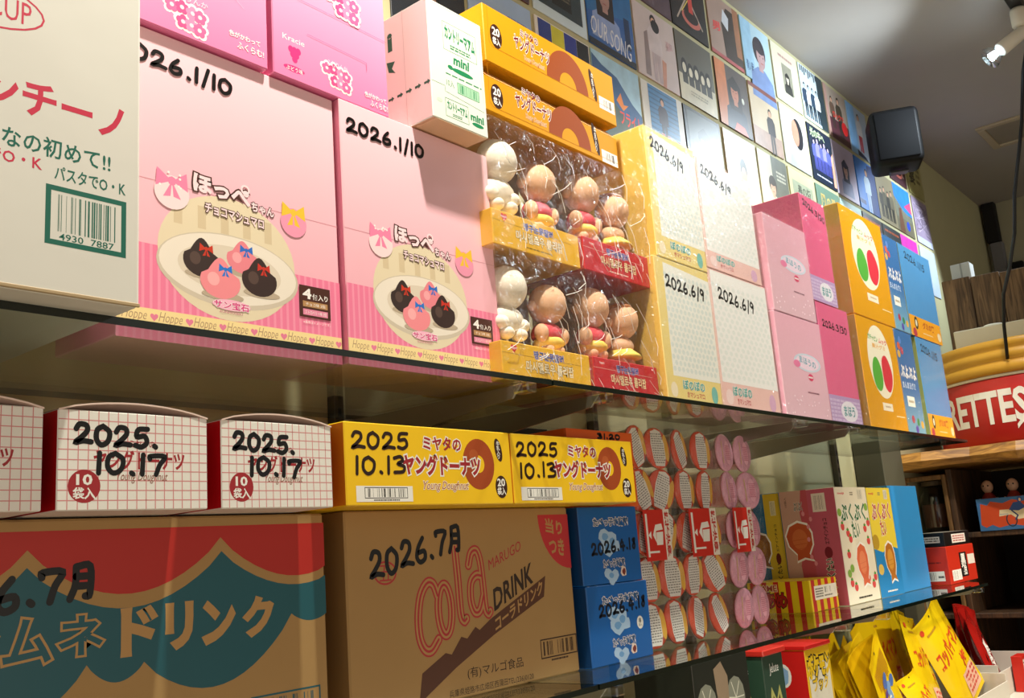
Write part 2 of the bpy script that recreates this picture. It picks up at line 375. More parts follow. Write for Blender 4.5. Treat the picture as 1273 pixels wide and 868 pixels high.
# slotted uprights on the wall
for i, (x, wh) in enumerate(((.945, 'behind the first yellow doughnut box'), (1.165, 'between the yellow doughnut boxes'), (1.61, 'behind the orange open box'), (1.905, 'behind the pink jelly pack'), (2.85, 'behind the fish-shaped snack boxes'))):
    t = thing('slotted_upright', 'narrow slotted metal shelf upright on the wall '+wh, 'upright', (x, YW-.01, ZF), 'shelf uprights')
    b = M(); b.box(x-.009, x+.009, YW-.018, YW-.001, ZF, .25, DSTEEL, .001); b.build('channel', t)
    s = M()
    for k in range(14):
        z = -.12+k*.026; s.box(x-.003, x+.003, YW-.0195, YW-.0175, z, z+.013, BLACK, .0005)
    s.build('slots', t)['kind'] = 'stuff'
b = M(); b.box(3.02, 3.20, 1.03, YW-.002, -1.0, .26, P('#4c4a38', .6, .1, 10), .002); struct('trim_1', b)
slab('trim_2', .2, 3.0, YW-.012, YW-.001, -.004, .012, P('#5c5a3c', .5, .1, 10))
# bottom white display board and its front rail
t = thing('display_board', 'white bottom display board under the yellow snack bags', 'shelf', (2.3, .9, ZB-.03))
b = M(); b.box(1.0, 3.45, .62, 1.10, ZB-.03, ZB, PC('#d8d3c6'), .002); b.build('board', t)
for x in (1.2, 3.3):
    b = M(); b.box(x-.03, x+.03, .66, 1.06, ZF, ZB-.03, PC('#b7b0a0'), .002); b.build('leg', t)

# ------------------------------------------------------------------ record sleeves on the wall
KW = YW/1.06
COLX = {-2: 1.052, -1: 1.2537, 0: 1.4575, 1: 1.655, 2: 1.855, 3: 2.052, 4: 2.26, 5: 2.462, 6: 2.667, 7: 2.872, 8: 3.073, 9: 3.274, 10: 3.47, 11: 3.66, 12: 3.882}
ROWZ = {0: (1.291, 1.487), 1: (1.084, 1.276), 2: (.877, 1.068), 3: (.668, .86)}
SLEEVE_W = 0.190
def RI(h): return P(h, 0.4, 0.34, 22)
def person(a, u, v, s, hair='#1c1512', skin='#d8a98c', top='#55525a', long=False, side=0):
    """a generic head-and-shoulders figure, no likeness"""
    a.poly([(u-.34*s, v-.62*s), (u-.30*s, v-.30*s), (u-.10*s, v-.18*s), (u+.10*s, v-.18*s), (u+.30*s, v-.30*s), (u+.34*s, v-.62*s)], RI(top)); a.up()
    if long: a.poly([(u-.19*s, v-.30*s), (u-.2*s, v+.12*s), (u, v+.25*s), (u+.2*s, v+.12*s), (u+.19*s, v-.30*s)], RI(hair))
    else: a.ell(u, v+.06*s, .175*s, .19*s, RI(hair), 18)
    a.up(); a.poly([(u-.06*s, v-.22*s), (u+.06*s, v-.22*s), (u+.06*s, v-.08*s), (u-.06*s, v-.08*s)], RI(skin))
    a.ell(u+side*.03*s, v-.02*s, .115*s, .155*s, RI(skin), 18); a.up()
    a.ell(u+side*.03*s, v+.10*s, .13*s, .075*s, RI(hair), 14); a.up()
    for e in (-1, 1): a.ell(u+side*.05*s+e*.045*s, v-.005*s, .016*s, .009*s, RI('#2a1c18'), 8)
    a.stroke([(u+side*.05*s-.03*s, v-.095*s), (u+side*.05*s+.03*s, v-.095*s)], .0028*s, RI('#a4564e')); a.up()
def stand(a, u, v0, h, top, legs, hair='#1a1412', skin='#d0a184'):
    w_ = h*.15
    a.poly([(u-w_*.7, v0), (u-w_*.15, v0), (u, v0+h*.42), (u+w_*.15, v0), (u+w_*.7, v0), (u+w_*.75, v0+h*.48), (u-w_*.75, v0+h*.48)], RI(legs)); a.up()
    a.poly([(u-w_*1.2, v0+h*.42), (u-w_*1.25, v0+h*.72), (u-w_*.7, v0+h*.82), (u+w_*.7, v0+h*.82), (u+w_*1.25, v0+h*.72), (u+w_*1.2, v0+h*.42)], RI(top)); a.up()
    a.ell(u, v0+h*.92, w_*.55, h*.095, RI(hair), 14); a.up(); a.ell(u, v0+h*.895, w_*.42, h*.072, RI(skin), 14); a.up()
def R_none(a): pass
def title(a, s, u0, v0, u1, v1, col, bold=.015, **k): a.up().text(s, u0, v0, u1, v1, RI(col), bold, **k)
def r_oursong(a):
    a.poly([(0, .42), (1, .62), (1, 1), (0, 1)], RI('#2a6ea8')); a.up(); a.rect(.8, .2, .92, .62, RI('#12305a')); a.up()
    person(a, .40, .72, .95, '#2b211f', '#b08a80', '#8fa3cf', True); title(a, 'OUR SONG', .06, .10, .92, .34, '#e9edf2', .0, shear=.3, sk=-.12)
    a.rect(0, 0, 1, .08, RI('#0d1526'))
def r_white_suit(a):
    a.poly([(.18, .04), (.22, .62), (.34, .70), (.30, .04)], RI('#8d7a76')); a.up()
    stand(a, .48, .02, .92, '#cdbfbd', '#b9a6a6'); a.up().ell(.52, .80, .10, .09, RI('#1d1614'), 16)
    a.up().poly([(.58, .0), (.66, .0), (.72, .36), (.62, .38)], RI('#c98f74')); title(a, '夢', .75, .56, .93, .70, '#c9a6a8')
def r_group(a, bg='#6d6a5c', lo='#cfc9ae', n=5):
    a.rect(0, .0, 1, .38, RI(lo)); a.up()
    for i in range(n):
        u = .17+.165*i; v = .50-.03*(i % 2); a.ell(u, v, .085, .13, RI('#15140f'), 14); a.up(); a.ell(u, v-.01, .05, .075, RI('#d8d2ba'), 12); a.up(); a.rect(u-.07, .26, u+.07, .40, RI('#34322a')); a.up()
    a.lines(.28, .12, .75, .2, 2, RI('#9f9a82'), 3)
def r_jacket(a, bg2='#b09484'):
    a.rect(0, 0, 1, .3, RI(bg2)); a.up().rect(0, .93, 1, 1, RI('#7a4038')); stand(a, .66, -.02, .74, '#2e2a2c', '#4a4440')
def r_valley(a):
    a.rect(0, .45, 1, 1, RI('#2f7fe0')); a.up(); a.poly([(0, .72), (.45, .5), (1, .40), (1, .30), (0, .3)], RI('#77796a')); a.up()
    a.poly([(.55, .6), (1, .78), (1, .5)], RI('#c24a7a')); a.up(); a.poly([(.1, 0), (.2, .5), (.35, .52), (.42, 0)], RI('#6b4a38')); a.up().ell(.66, .2, .1, .1, RI('#2b49c8'))
def r_mountain(a):
    a.rect(0, .62, 1, 1, RI('#a9cfe0')); a.up(); a.poly([(0, .95), (.2, .86), (.5, .8), (.8, .55), (1, .45), (1, 0), (0, 0)], RI('#3d6390')); a.up()
    a.poly([(0, .42), (.3, .5), (.6, .34), (1, .30), (1, 0), (0, 0)], RI('#4c5c54')); a.up(); a.rect(.62, 0, 1, .12, RI('#9aa0a4')); a.up()
    title(a, 'フライト', .5, .22, .96, .4, '#e0402c', .02); a.poly([(.45, .5), (.55, .62), (.6, .48), (.7, .5), (.58, .40)], RI('#ef8a3a'))
def r_comic(a):
    cols = ['#2f3f9a', '#d8d23a', '#1b1b1e', '#3aa0c8', '#d8422c', '#f1d8c0', '#30428c', '#e0533c']
    rg = random.Random(4)
    for i in range(4):
        for j in range(4):
            a.rect(.05+i*.235, .05+j*.235, .05+i*.235+.23, .05+j*.235+.23, RI(cols[rg.randrange(8)]))
    a.up().rect(.55, .30, 1, .62, RI('#d02f2c')); title(a, 'レコード祭', .60, .46, .98, .58, '#f6f0e4', .03)
def r_stripe(a):
    a.rect(.16, .05, .86, .98, RI('#3c7fb4')); a.up()
    for k in range(14): a.rect(.16, .08+k*.065, .86, .10+k*.065, RI('#2c628f'))
    a.up(); stand(a, .48, .25, .62, '#3c2c38', '#33303a'); title(a, 'ステップ', .36, .30, .92, .40, '#e0607a', .01, shear=.2)
def r_face(a): a.rect(0, 0, .35, 1, RI('#8fb5cc')); person(a, .58, .52, 1.25, '#2a2530', '#b08f90', '#6d86b4', side=1); title(a, '青い時', .06, .12, .3, .3, '#2a4a7a')
def r_profile(a):
    a.ell(.62, .62, .20, .27, RI('#1b1a22'), 20); a.up(); a.ell(.52, .62, .14, .23, RI('#c89078'), 20); a.up(); a.poly([(.15, .0), (.3, .3), (.75, .32), (1, .12), (1, 0)], RI('#b9bfc6'))
def r_bw(a):
    rg = random.Random(9); a.rect(.72, 0, 1, 1, RI('#2b3a40')); a.up()
    for i in range(4): stand(a, .14+.17*i, .05, .62, '#dfe6ea' if i % 2 else '#2e4258', '#22303c', '#101418', '#b8c4cc')
    for i in range(10): a.rect(.05+i*.08, .82+rg.random()*.1, .09+i*.08, .98, RI('#23303a'))
def r_redtitle(a):
    a.rect(0, 0, 1, .40, RI('#58303a')); a.up(); a.rect(0, 0, .12, 1, RI('#b08a80')); stand(a, .30, .2, .62, '#6a5446', '#3a302c'); stand(a, .62, .1, .78, '#4a4438', '#2e2c28')
    title(a, 'ロックで', .30, .42, .8, .56, '#e2322e', .03); a.up().ell(.8, .33, .14, .13, RI('#d8242a'))
def r_blue_skirt(a): a.rect(0, 0, .38, 1, RI('#7fb2e6')); stand(a, .56, .12, .76, '#c9ccd6', '#b8283a'); a.up().poly([(.3, .12), (.7, .05), (.8, .0), (.3, .0)], RI('#1c2f55'))
def r_purple(a):
    for i in range(5): stand(a, .2+.15*i, .2, .55+.05*(i % 2), '#8a86d8' if i % 2 else '#5a62b8', '#4a4f9a', '#1a1a2a', '#b6a6c0')
    a.up().poly([(.88, .05), (1, .05), (1, .7), (.9, .6)], RI('#d8a08a')); title(a, '光の中へ', .08, .78, .7, .95, '#cfe0b0', .02); a.lines(.15, .08, .8, .13, 1, RI('#c8cce0'))
def r_pinkp(a): person(a, .50, .55, .8, '#34406a', '#d8b6b2', '#8792c4', True)
def r_blue_dress(a): a.poly([(.55, 0), (.5, .55), (.62, .95), (1, 1), (1, 0)], RI('#1f3c78')); stand(a, .52, .0, .85, '#b6cbe6', '#a9c0e0', '#22304e'); a.up().rect(0, .1, .3, .18, RI('#123a80'))
def r_brown_group(a):
    for i in range(4): stand(a, .2+.2*i, .08, .6+.06*(i % 2), ['#3b372f', '#54503f', '#28261f', '#6a6350'][i], '#2c2a22')
def r_pattern(a):
    rg = random.Random(5)
    for i in range(26): a.stroke([(rg.random()*.9+.05, rg.random()*.7+.2) for _ in range(3)], .003, RI(['#4a3f52', '#c6b8cc', '#7d6c86'][i % 3]))
    a.up().rect(0, 0, 1, .14, RI('#bfc6e0'))
def r_frame_dark(a): a.rect(.1, .12, .92, .95, RI('#33434a')); a.up().rect(.35, .2, .72, .95, RI('#1a1d1e')); title(a, 'SERVE', .50, .52, .88, .68, '#b9a274', .01); a.lines(.4, .3, .7, .5, 5, RI('#6b6655'), 8)
def r_calli(a): title(a, '安奈', .10, .30, .50, .72, '#6f86b8', -.004); a.up().ell(.80, .3, .06, .15, RI('#2b2f45')); a.up().lines(.6, .55, .9, .8, 3, RI('#7f95c4'))
def r_rust(a):
    a.rect(0, 0, .32, 1, RI('#c87a4a')); a.up(); person(a, .55, .62, 1.0, '#1d1716', '#b8765a', '#2c3340', True); a.up(); a.poly([(.4, .0), (.5, .14), (.75, .12), (.85, 0)], RI('#d0583a')); a.up().ell(.80, .55, .04, .05, RI('#cfd2c4'))
def r_collar(a):
    a.poly([(.45, .0), (.4, .6), (.6, .9), (1, .9), (1, 0)], RI('#3a302a')); a.up().poly([(.42, .62), (.5, .85), (.66, .75), (.6, .52)], RI('#c6cad0')); a.rect(.82, .2, 1, 1, RI('#9a6a4c'))
    a.up().rect(0, 0, 1, .06, RI('#b0585a')); title(a, '男', .1, .40, .35, .55, '#d84a48', .03, sk=.2)
def r_rockband(a):
    a.up(); a.stroke([(.15, .15), (.5, .6), (.85, .2)], .006, RI('#b8a898')); a.stroke([(.3, .3), (.7, .75)], .004, RI('#d8c060')); a.ell(.55, .25, .26, .12, RI('#c0685a')); a.up().ell(.55, .29, .2, .1, RI('#231a1a'))
    a.up().rect(.5, .35, .62, .8, RI('#c8443a')); title(a, 'QUEST', .3, .72, .8, .95, '#d8c23a', .02)
def r_darkwoman(a): a.rect(.08, .05, .95, .95, RI('#4a5350')); person(a, .5, .58, .85, '#141318', '#c09888', '#8aa0d8', True); a.up().rect(.72, .05, .82, .25, RI('#c02a4a'))
def r_pale_side(a): a.ell(.52, .50, .10, .17, RI('#3c4440'), 16); a.up().ell(.52, .38, .085, .16, RI('#d9a688'), 16); a.up().poly([(.2, 0), (.35, .22), (.7, .22), (.85, 0)], RI('#e6dcc2'))
def r_couple(a): a.poly([(.45, .0), (.45, 1), (1, 1), (1, 0)], RI('#6d6f62')); person(a, .42, .48, .75, '#4a423a', '#cfa78c', '#d0cdb8'); a.lines(.6, .62, .92, .8, 3, RI('#c9c6b2'))
def r_sketch(a): a.rect(.12, .12, .9, .82, RI('#a7ad92')); a.up().poly([(.12, .12), (.3, .4), (.5, .3), (.7, .5), (.9, .2), (.9, .12)], RI('#5b6150')); title(a, '春の街', .3, .6, .8, .78, '#4a5042')
def r_portrait_card(a): a.rect(.34, .22, .72, .72, RI('#8d8b7a')); person(a, .52, .48, .45, '#20201e', '#c9c2ae', '#3b3c38', True); a.lines(.25, .8, .8, .88, 1, RI('#b08a84'))
def r_magenta(a): a.rect(0, .35, 1, 1, RI('#d83fb4')); a.up().lines(.25, .52, .8, .62, 1, RI('#7a2470'), 2)
def r_couch(a): a.poly([(0, 0), (0, .5), (.6, .65), (1, .4), (1, 0)], RI('#5a4852')); stand(a, .5, .05, .7, '#8a7c80', '#6a5c68')
def r_greenmag(a): a.rect(.05, .05, .95, .5, RI('#4a5a62')); title(a, '風の歌', .15, .6, .85, .88, '#c8b070', .02)
def r_teal(a): a.rect(.05, .7, .95, .78, RI('#6fa0a4')); a.lines(.1, .3, .9, .6, 3, RI('#8fb4b2'))
def r_dark(a): person(a, .5, .5, .8, '#0e0d10', '#8a6a5c', '#2a2224'); a.lines(.1, .85, .9, .93, 1, RI('#a8532e'))
def r_kanji(a): title(a, '宴', .12, .25, .5, .62, '#2b2a20', .02); a.lines(.6, .3, .85, .7, 3, RI('#6a6440'))
REC = [  # column, row, background, artwork, label
 (-2, 2, '#2a2f36', r_dark, 'dark record sleeve peeking above the left corner of the yellow doughnut boxes'),
 (-1, 1, '#5a2f2a', r_couch, 'brown-red record sleeve cut by the top of the picture above calligraphy sleeve'),
 (-1, 2, '#a9c4e6', r_calli, 'pale blue record sleeve with brushed characters above the yellow doughnut box'),
 (0, 1, '#cfe2ea', r_frame_dark, 'white-bordered record sleeve with dark photograph and block letters'),
 (0, 2, '#e6e2da', r_comic, 'colourful comic-collage record sleeve behind the yellow doughnut boxes'),
 (1, 1, '#2f62a8', r_oursong, 'blue record sleeve reading OUR SONG over a long-haired person in denim'),
 (1, 2, '#a9cfe0', r_mountain, 'record sleeve with blue mountains and red lettering beside the doughnut boxes'),
 (2, 0, '#6d5a66', r_couch, 'purplish brown record sleeve cut by the top edge, above the white-suit sleeve'),
 (2, 1, '#cdbdb8', r_white_suit, 'pinkish record sleeve with a person in a white suit leaning forward'),
 (2, 2, '#d8d6ca', r_stripe, 'white record sleeve with a person before blue horizontal stripes'),
 (3, 0, '#1c191a', r_rockband, 'black record sleeve with yellow letters and a red figure near the ceiling'),
 (3, 1, '#5d5b50', r_group, 'black and white record sleeve with five curly-haired heads in a row'),
 (3, 2, '#16171a', r_darkwoman, 'black-framed record sleeve with long-haired person in pale blue shirt'),
 (4, 0, '#a58d80', r_collar, 'brown record sleeve with a white collar and red brush character'),
 (4, 1, '#4e4440', r_rust, 'rust and charcoal record sleeve with a dark-haired person holding red flowers'),
 (4, 2, '#dcd4b8', r_pale_side, 'cream record sleeve with a small short-haired person in white seen from behind'),
 (5, 0, '#a9c6d4', r_face, 'light blue record sleeve with a large dark-fringed face near the ceiling'),
 (5, 1, '#c6b598', r_jacket, 'beige record sleeve with a person in a black leather jacket standing right'),
 (5, 2, '#d6d2b6', r_couple, 'pale olive record sleeve with two-tone background behind the white-fronted boxes'),
 (6, 0, '#cdc9b2', r_portrait_card, 'cream record sleeve with a small central black and white portrait'),
 (6, 1, '#cfd2cc', r_profile, 'pale grey record sleeve with a dark-haired head turned in profile'),
 (6, 2, '#cfc9a0', r_sketch, 'cream-edged record sleeve with a grey-green landscape sketch above deep pink box'),
 (7, 0, '#cfe0ea', r_bw, 'white and blue-black record sleeve with four standing figures near the ceiling'),
 (7, 1, '#1f2a3c', r_purple, 'dark navy record sleeve with a violet-clad group and green characters'),
 (7, 2, '#6f8a78', r_greenmag, 'green-grey record sleeve with yellow characters just above the orange box'),
 (8, 0, '#a8988a', r_redtitle, 'brown record sleeve with two people and bright red lettering'),
 (8, 1, '#c9bede', r_pinkp, 'lilac record sleeve with one small centred long-haired person'),
 (8, 2, '#a8cfc8', r_teal, 'pale teal record sleeve half hidden behind the orange box'),
 (9, 0, '#a8bcd6', r_blue_skirt, 'pale blue record sleeve with a person in a red skirt beside the speaker'),
 (9, 1, '#2e7cd8', r_blue_dress, 'bright blue record sleeve with a person in a pale dress'),
 (9, 2, '#2c2624', r_dark, 'blackish record sleeve with orange line just behind the orange box'),
 (10, 1, '#8a8066', r_brown_group, 'olive-brown record sleeve with four dark figures below the speaker'),
 (10, 2, '#2b3236', r_dark, 'black-grey record sleeve behind the upper mid-blue candy box'),
 (11, 0, '#4a2a34', r_rockband, 'dark red record sleeve mostly hidden by the speaker'),
 (11, 1, '#6f6a58', r_valley, 'record sleeve with a bright blue sky above a brown valley'),
 (11, 2, '#b9c4cc', r_magenta, 'record sleeve with a magenta panel behind the blue boxes'),
 (12, 0, '#a8a268', r_kanji, 'yellow-olive record sleeve with dark brush character right of the speaker'),
 (12, 1, '#9b8ca6', r_pattern, 'mauve marbled record sleeve at the right end of the wall'),
 (12, 2, '#c6d6e6', R_none, 'plain pale blue record sleeve lowest at the right end'),
]
for c, r, bg, fn, lab in REC:
    x0 = COLX[c]*KW; z0 = ROWZ[r][0]*KW; x1 = x0+SLEEVE_W*KW; z1 = z0+.1925*KW; j = random.uniform(-.002, .002)
    t = thing('record_sleeve', lab, 'record', ((x0+x1)/2, YW-.002, z0), 'record sleeves pinned to the back wall')
    b = M(); b.box(x0, x1, YW-.004, YW-.0005, z0, z1, P(bg, .4, .2, 9), .0006); b.build('cardboard_sleeve', t)
    a = front_art(x0, x1, YW-.0042, z0, z1); a.l = 0; fn(a)
    if a.M.f: a.done('printed_cover', t)
    s = M(); e = .002; ys = YW-.0085
    nx = 5; vs = [(x0-e+(x1-x0+2*e)*i/nx, ys+random.uniform(-.001, .001), z0-e+(z1-z0+2*e)*k/nx) for k in range(nx+1) for i in range(nx+1)]
    s.add(vs, [[k*(nx+1)+i, k*(nx+1)+i+1, (k+1)*(nx+1)+i+1, (k+1)*(nx+1)+i] for k in range(nx) for i in range(nx)], SLEEVE)
    s.build('plastic_cover', t, True)
# ------------------------------------------------------------------ upper shelf, left: white carton and pink display boxes
t, a, l = carton('white_carton', 'large white carton with crimson and green lettering, overhanging the upper shelf', 'box', .05, .408, .717, .30, ZU+.0006, .64, P('#dfe0d6', .6, .03, 12, bump=.05), b=.003)
GR = I('#1f6b5a'); CR = I('#cf3350')
a.ring(.58, .535, .185, .052, .0016, CR); a.text('CUP', .645, .512, .738, .558, CR, .0)
a.text('ペペロンチーノ', .385, .335, .957, .405, CR, .028); a.text('みんなの初めて!!', .595, .262, .925, .302, GR, .015)
a.text('レンジでO・K', .56, .232, .77, .258, CR, .015); a.text('パスタでO・K', .797, .222, .962, .250, GR, .015)
a.frame(.785, .100, .958, .205, .0042, GR); a.bars(.805, .122, .94, .194, GR, 34, 3); a.text('4930  7887', .81, .106, .935, .119, GR, .01)
a.rect(.50, .655, .74, .70, I('#b9bab2')); a.done('printed_lettering', t)
tp = M(); tp.box(.0505, .4075, .7162, .719, ZU+.001, ZU+.004, P('#b7a27c', .5), .0005); tp.build('bottom_flap_edge', t)

PK0 = '#f6c6cf'; PK1 = '#ee7aa6'
def flower(a, u, v, r, m=None):
    for k in range(5):
        t = k*math.pi*2/5+.3; a.ell(u+r*.62*math.cos(t)/a.w, v+r*.62*math.sin(t)/a.h, r*.52/a.w, r*.52/a.h, m, 10)
def bloom(a, u, v, r):
    """cluster of printed flowers with a white outline"""
    off = [(-1.5, .5), (-.5, .62), (.55, .4), (1.3, .3), (-.4, -.75), (.45, -.8), (1.25, -1.0)]
    for x, y in off: flower(a, u+x*r/a.w, v+y*r/a.h, r*.86, WHITE); a.up()
    a.up()
    for i, (x, y) in enumerate(off): flower(a, u+x*r/a.w, v+y*r/a.h, r*.62, I(['#e8679c', '#d94f8c', '#f08bb4'][i % 3])); a.up()
    a.up()
    for x, y in off: a.ell(u+x*r/a.w, v+y*r/a.h, r*.22/a.w, r*.22/a.h, I('#f9d3e0'), 8)
def heart(a, u, v, s, m):
    pts = [(16*math.sin(t)**3/16, (13*math.cos(t)-5*math.cos(2*t)-2*math.cos(3*t)-math.cos(4*t))/16) for t in [i*2*math.pi/18 for i in range(18)]]
    a.poly([(u+x*s/a.w, v+y*s/a.h) for x, y in pts], m)
def bow(a, u, v, s, m, rot=0):
    c, q = math.cos(rot), math.sin(rot)
    for pts in ([(0, 0), (-1, .7), (-1.1, -.5)], [(0, 0), (1, .7), (1.1, -.5)], [(0, 0), (-.6, -1.1), (-.1, -1)], [(0, 0), (.6, -1.1), (.1, -1)]):
        a.poly([(u+(x*c-y*q)*s/a.w, v+(x*q+y*c)*s/a.h) for x, y in pts], m)
    a.ell(u, v, .3*s/a.w, .3*s/a.h, m, 8)
def drop(a, u, v, rw, rh, m):
    """tear-shaped sweet"""
    pts = []
    for i in range(26):
        t = 2*math.pi*i/26-math.pi/2; x, y = math.cos(t), math.sin(t)
        if y > .55: x *= .55+.2*(1-y)/.45; y = .55+(y-.55)*1.9
        pts.append((u+x*rw, v+y*rh))
    a.poly(pts, m)
def sweets_box(x0, x1, yf, z1, label, seed, date_uv):
    t = thing('display_box', label, 'box', ((x0+x1)/2, yf+.06, ZU), 'pink sweets display boxes')
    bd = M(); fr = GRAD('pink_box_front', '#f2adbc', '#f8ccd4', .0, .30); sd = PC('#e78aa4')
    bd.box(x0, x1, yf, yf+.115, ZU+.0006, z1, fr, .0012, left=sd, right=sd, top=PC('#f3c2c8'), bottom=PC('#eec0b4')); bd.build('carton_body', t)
    a = front_art(x0, x1, yf, ZU, z1)
    a.rect(0, 0, 1, .295, I('#ee7fa0'))
    a.up()
    for k in range(32): a.rect(k/32, .0, k/32+.011, .295, I('#f497b2'))
    a.up().rect(0, .045, 1, .095, I('#f3dc9c')); a.up()
    n = 7
    for k in range(n):
        u = .075+k*(1/n)*.98; a.text('Hoppe', u-.055, .050, u+.040, .089, I('#b08f6e'), -.005, shear=.35); heart(a, u+.068, .071, .0042, I('#e5809c'))
    a.stroke([(0, .500), (1, .506)], .0007, I('#d99aa6'))
    # plate picture
    a.ell(.46, .30, .305, .205, I('#e4d7b6'), 40); a.up()
    for k in range(5): a.rect(.22+.1*k, .38, .255+.1*k, .455, I('#d5c4a0'))
    a.up(); a.ell(.465, .258, .315, .122, I('#cfc4ae'), 40); a.up(); a.ell(.465, .264, .305, .112, I('#ece4d3'), 40); a.up(); a.ell(.465, .262, .23, .080, I('#ddd2bd'), 36); a.up()
    for (u, v, rw, rh, c, hi, bw) in ((.515, .305, .072, .046, '#e98791', '#f3a9ae', '#2f6fc8'), (.335, .275, .078, .053, '#3a2c28', '#57443c', '#c83a24'), (.592, .247, .082, .055, '#3a2a26', '#57433b', '#c83426'), (.415, .218, .088, .056, '#f08f96', '#f7b0b2', '#2a78d0')):
        a.ell(u+.01, v-.045, rw*1.05, .014, I('#b9aa92'), 18); a.up(); drop(a, u, v, rw, rh, I(c)); a.up(); a.ell(u-rw*.35, v+rh*.1, rw*.3, rh*.4, I(hi), 14); a.up()
        bow(a, u+rw*.25, v+rh*.78, .0072, I(bw)); a.up()
    a.ell(.462, .146, .085, .018, I('#f7b9cf'), 20); a.up(); a.text('サン宝石', .385, .132, .54, .158, I('#d83a84'), .03, WHITE, .05); a.text('SUNHOSEKI', .41, .118, .51, .126, I('#c06a8c'), 0)
    # title
    T = dict(out=I('#4b2b22'), extra=.07)
    a.text('ほっぺ', .300, .495, .555, .556, I('#f8dfe2'), .045, sk=-.06, **T); a.text('ちゃん', .560, .478, .668, .512, I('#f8dfe2'), .04, sk=-.06, **T)
    a.up(); a.ring(.532, .549, .017, .014, .0022, I('#f8dfe2'))
    a.text('チョコマシュマロ', .350, .432, .617, .466, I('#f8dfe2'), .03, sk=-.05, **T)
    # plain bow stickers where the box carries its mascots
    a.ell(.212, .475, .072, .055, I('#f6dcdd'), 24); a.up(); bow(a, .212, .512, .016, I('#ee87ab')); a.up()
    for k in range(6): a.ell(.212+random.uniform(-.05, .05), .512+random.uniform(-.02, .03), .005, .004, WHITE, 8)
    a.ell(.765, .478, .066, .052, I('#ef9bb6'), 24); a.up(); bow(a, .765, .515, .0145, I('#f2c53a')); a.up()
    # box of four
    a.rect(.783, .150, .943, .262, I('#4b2a20')); a.up(); a.text('4', .80, .215, .845, .252, WHITE, .03); a.text('個入り', .850, .215, .930, .237, WHITE, .02)
    a.rect(.80, .187, .928, .207, I('#b58a5a')); a.rect(.80, .158, .928, .179, I('#e58ba8')); a.up(); a.text('チョコ味 2個', .815, .191, .915, .203, WHITE, .0); a.text('ストロベリー味 2個', .81, .162, .92, .175, WHITE, .0)
    a.text('※画像はイメージです。', .80, .128, .94, .138, WHITE, .0)
    a.up(); d = date_uv; a.hand('2026.1/10', d[0], d[1], d[2], d[3], .050, .0042, INK)
    a.done('printed_front', t); return t
sweets_box(.437, .7015, .810, .5355, 'pink display box with plate of chocolate sweets, partly behind white carton', 1, (-.02, .885, .49, .870))
sweets_box(.7045, .967, .802, .537, 'pink display box with plate of chocolate sweets, shaded by overhanging white snack box', 2, (.036, .880, .535, .880))
def gum_box(x0, x1, label, full):
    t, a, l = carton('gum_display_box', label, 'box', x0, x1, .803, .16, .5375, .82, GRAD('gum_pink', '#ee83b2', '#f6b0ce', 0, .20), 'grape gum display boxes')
    k = (.82-.5375)/.17; s = lambda v: v/k
    if full:
        a.text('Kracie', .078, s(.275), .255, s(.315), WHITE, .0); 
        for x, y in ((-1, 1), (0, 1), (1, 1), (-.5, 0), (.5, 0), (0, -1)): a.ell(.172+x*.030, s(.185)+y*.020, .022, .0155, I('#d8347e'), 12)
        a.ell(.165, s(.08), .085, .014, I('#d8347e'), 18); a.up(); a.text('ぶどう味', .10, s(.062), .235, s(.095), WHITE, .01)
        bloom(a, .53, s(.16), .0105); bloom(a, .61, s(.74), .0125); a.text('ふわりんか', .44, s(.21), .62, s(.26), I('#fbd9e6'), .01)
        a.text('色がかわって', .77, s(.095), .975, s(.135), WHITE, .02); a.text('ふくらむ!', .82, s(.035), .985, s(.085), WHITE, .02)
        a.stroke([(.0, s(.62)), (1, s(.60))], .0005, I('#c85a8c')); a.stroke([(.28, s(.38)), (.80, s(.36)), (.80, s(.30))], .0005, I('#c85a8c'))
    else:
        bloom(a, .55, s(.145), .0115); a.text('ふわりんか', .46, s(.24), .66, s(.28), I('#fbd9e6'), .01)
        a.text('色がかわって', .775, s(.135), .955, s(.175), WHITE, .02); a.text('ふくらむ!', .82, s(.065), .975, s(.115), WHITE, .02)
        a.ell(.13, s(.20), .06, .012, I('#d8347e'), 18); a.stroke([(.6, s(.5)), (.8, s(.42)), (.86, s(.36))], .0005, I('#f3c0d6'))
    a.done('printed_front', t)
gum_box(.385, .606, 'pink gum box with flower clusters on top of the display box, beside white carton', False)
gum_box(.613, .786, 'pink gum box with Roman letters and grape mark, right one of the pair', True)
# overhanging white snack box
t, a, l = carton('snack_box', 'white snack box with green print overhanging the second pink display box', 'box', .824, .928, .764, .155, .5385, .703, PC('#e9efe3'), None, .0012, 'carton_body', left=PC('#e9cfcb'), bottom=PC('#d8b391'))
GN = I('#1f8a58')
def emblem(a, u0, v0, u1, v1):
    a.frame(u0, v0, u1, v1, .0006, GN); a.text('カントリーマアム', u0+.03, v0+(v1-v0)*.35, u1-.02, v0+(v1-v0)*.85, GN, .05, sk=-.08); a.lines(u0+.12, v0+(v1-v0)*.08, u1-.12, v0+(v1-v0)*.26, 2, GN, 2)
emblem(a, .26, .62, .87, .86); a.text('mini', .42, .52, .72, .60, GN, .04, shear=.1); a.ell(.58, .475, .20, .022, GN, 16); a.ell(.36, .48, .05, .02, GN, 8)
a.lines(.27, .405, .93, .425, 1, GN, 5); a.text('10入', .27, .31, .41, .37, GN, .0); a.rect(.47, .285, .87, .375, I('#a8d8b4')); a.up(); a.frame(.47, .285, .87, .375, .0006, GN); a.bars(.49, .295, .85, .365, GN, 22, 4)
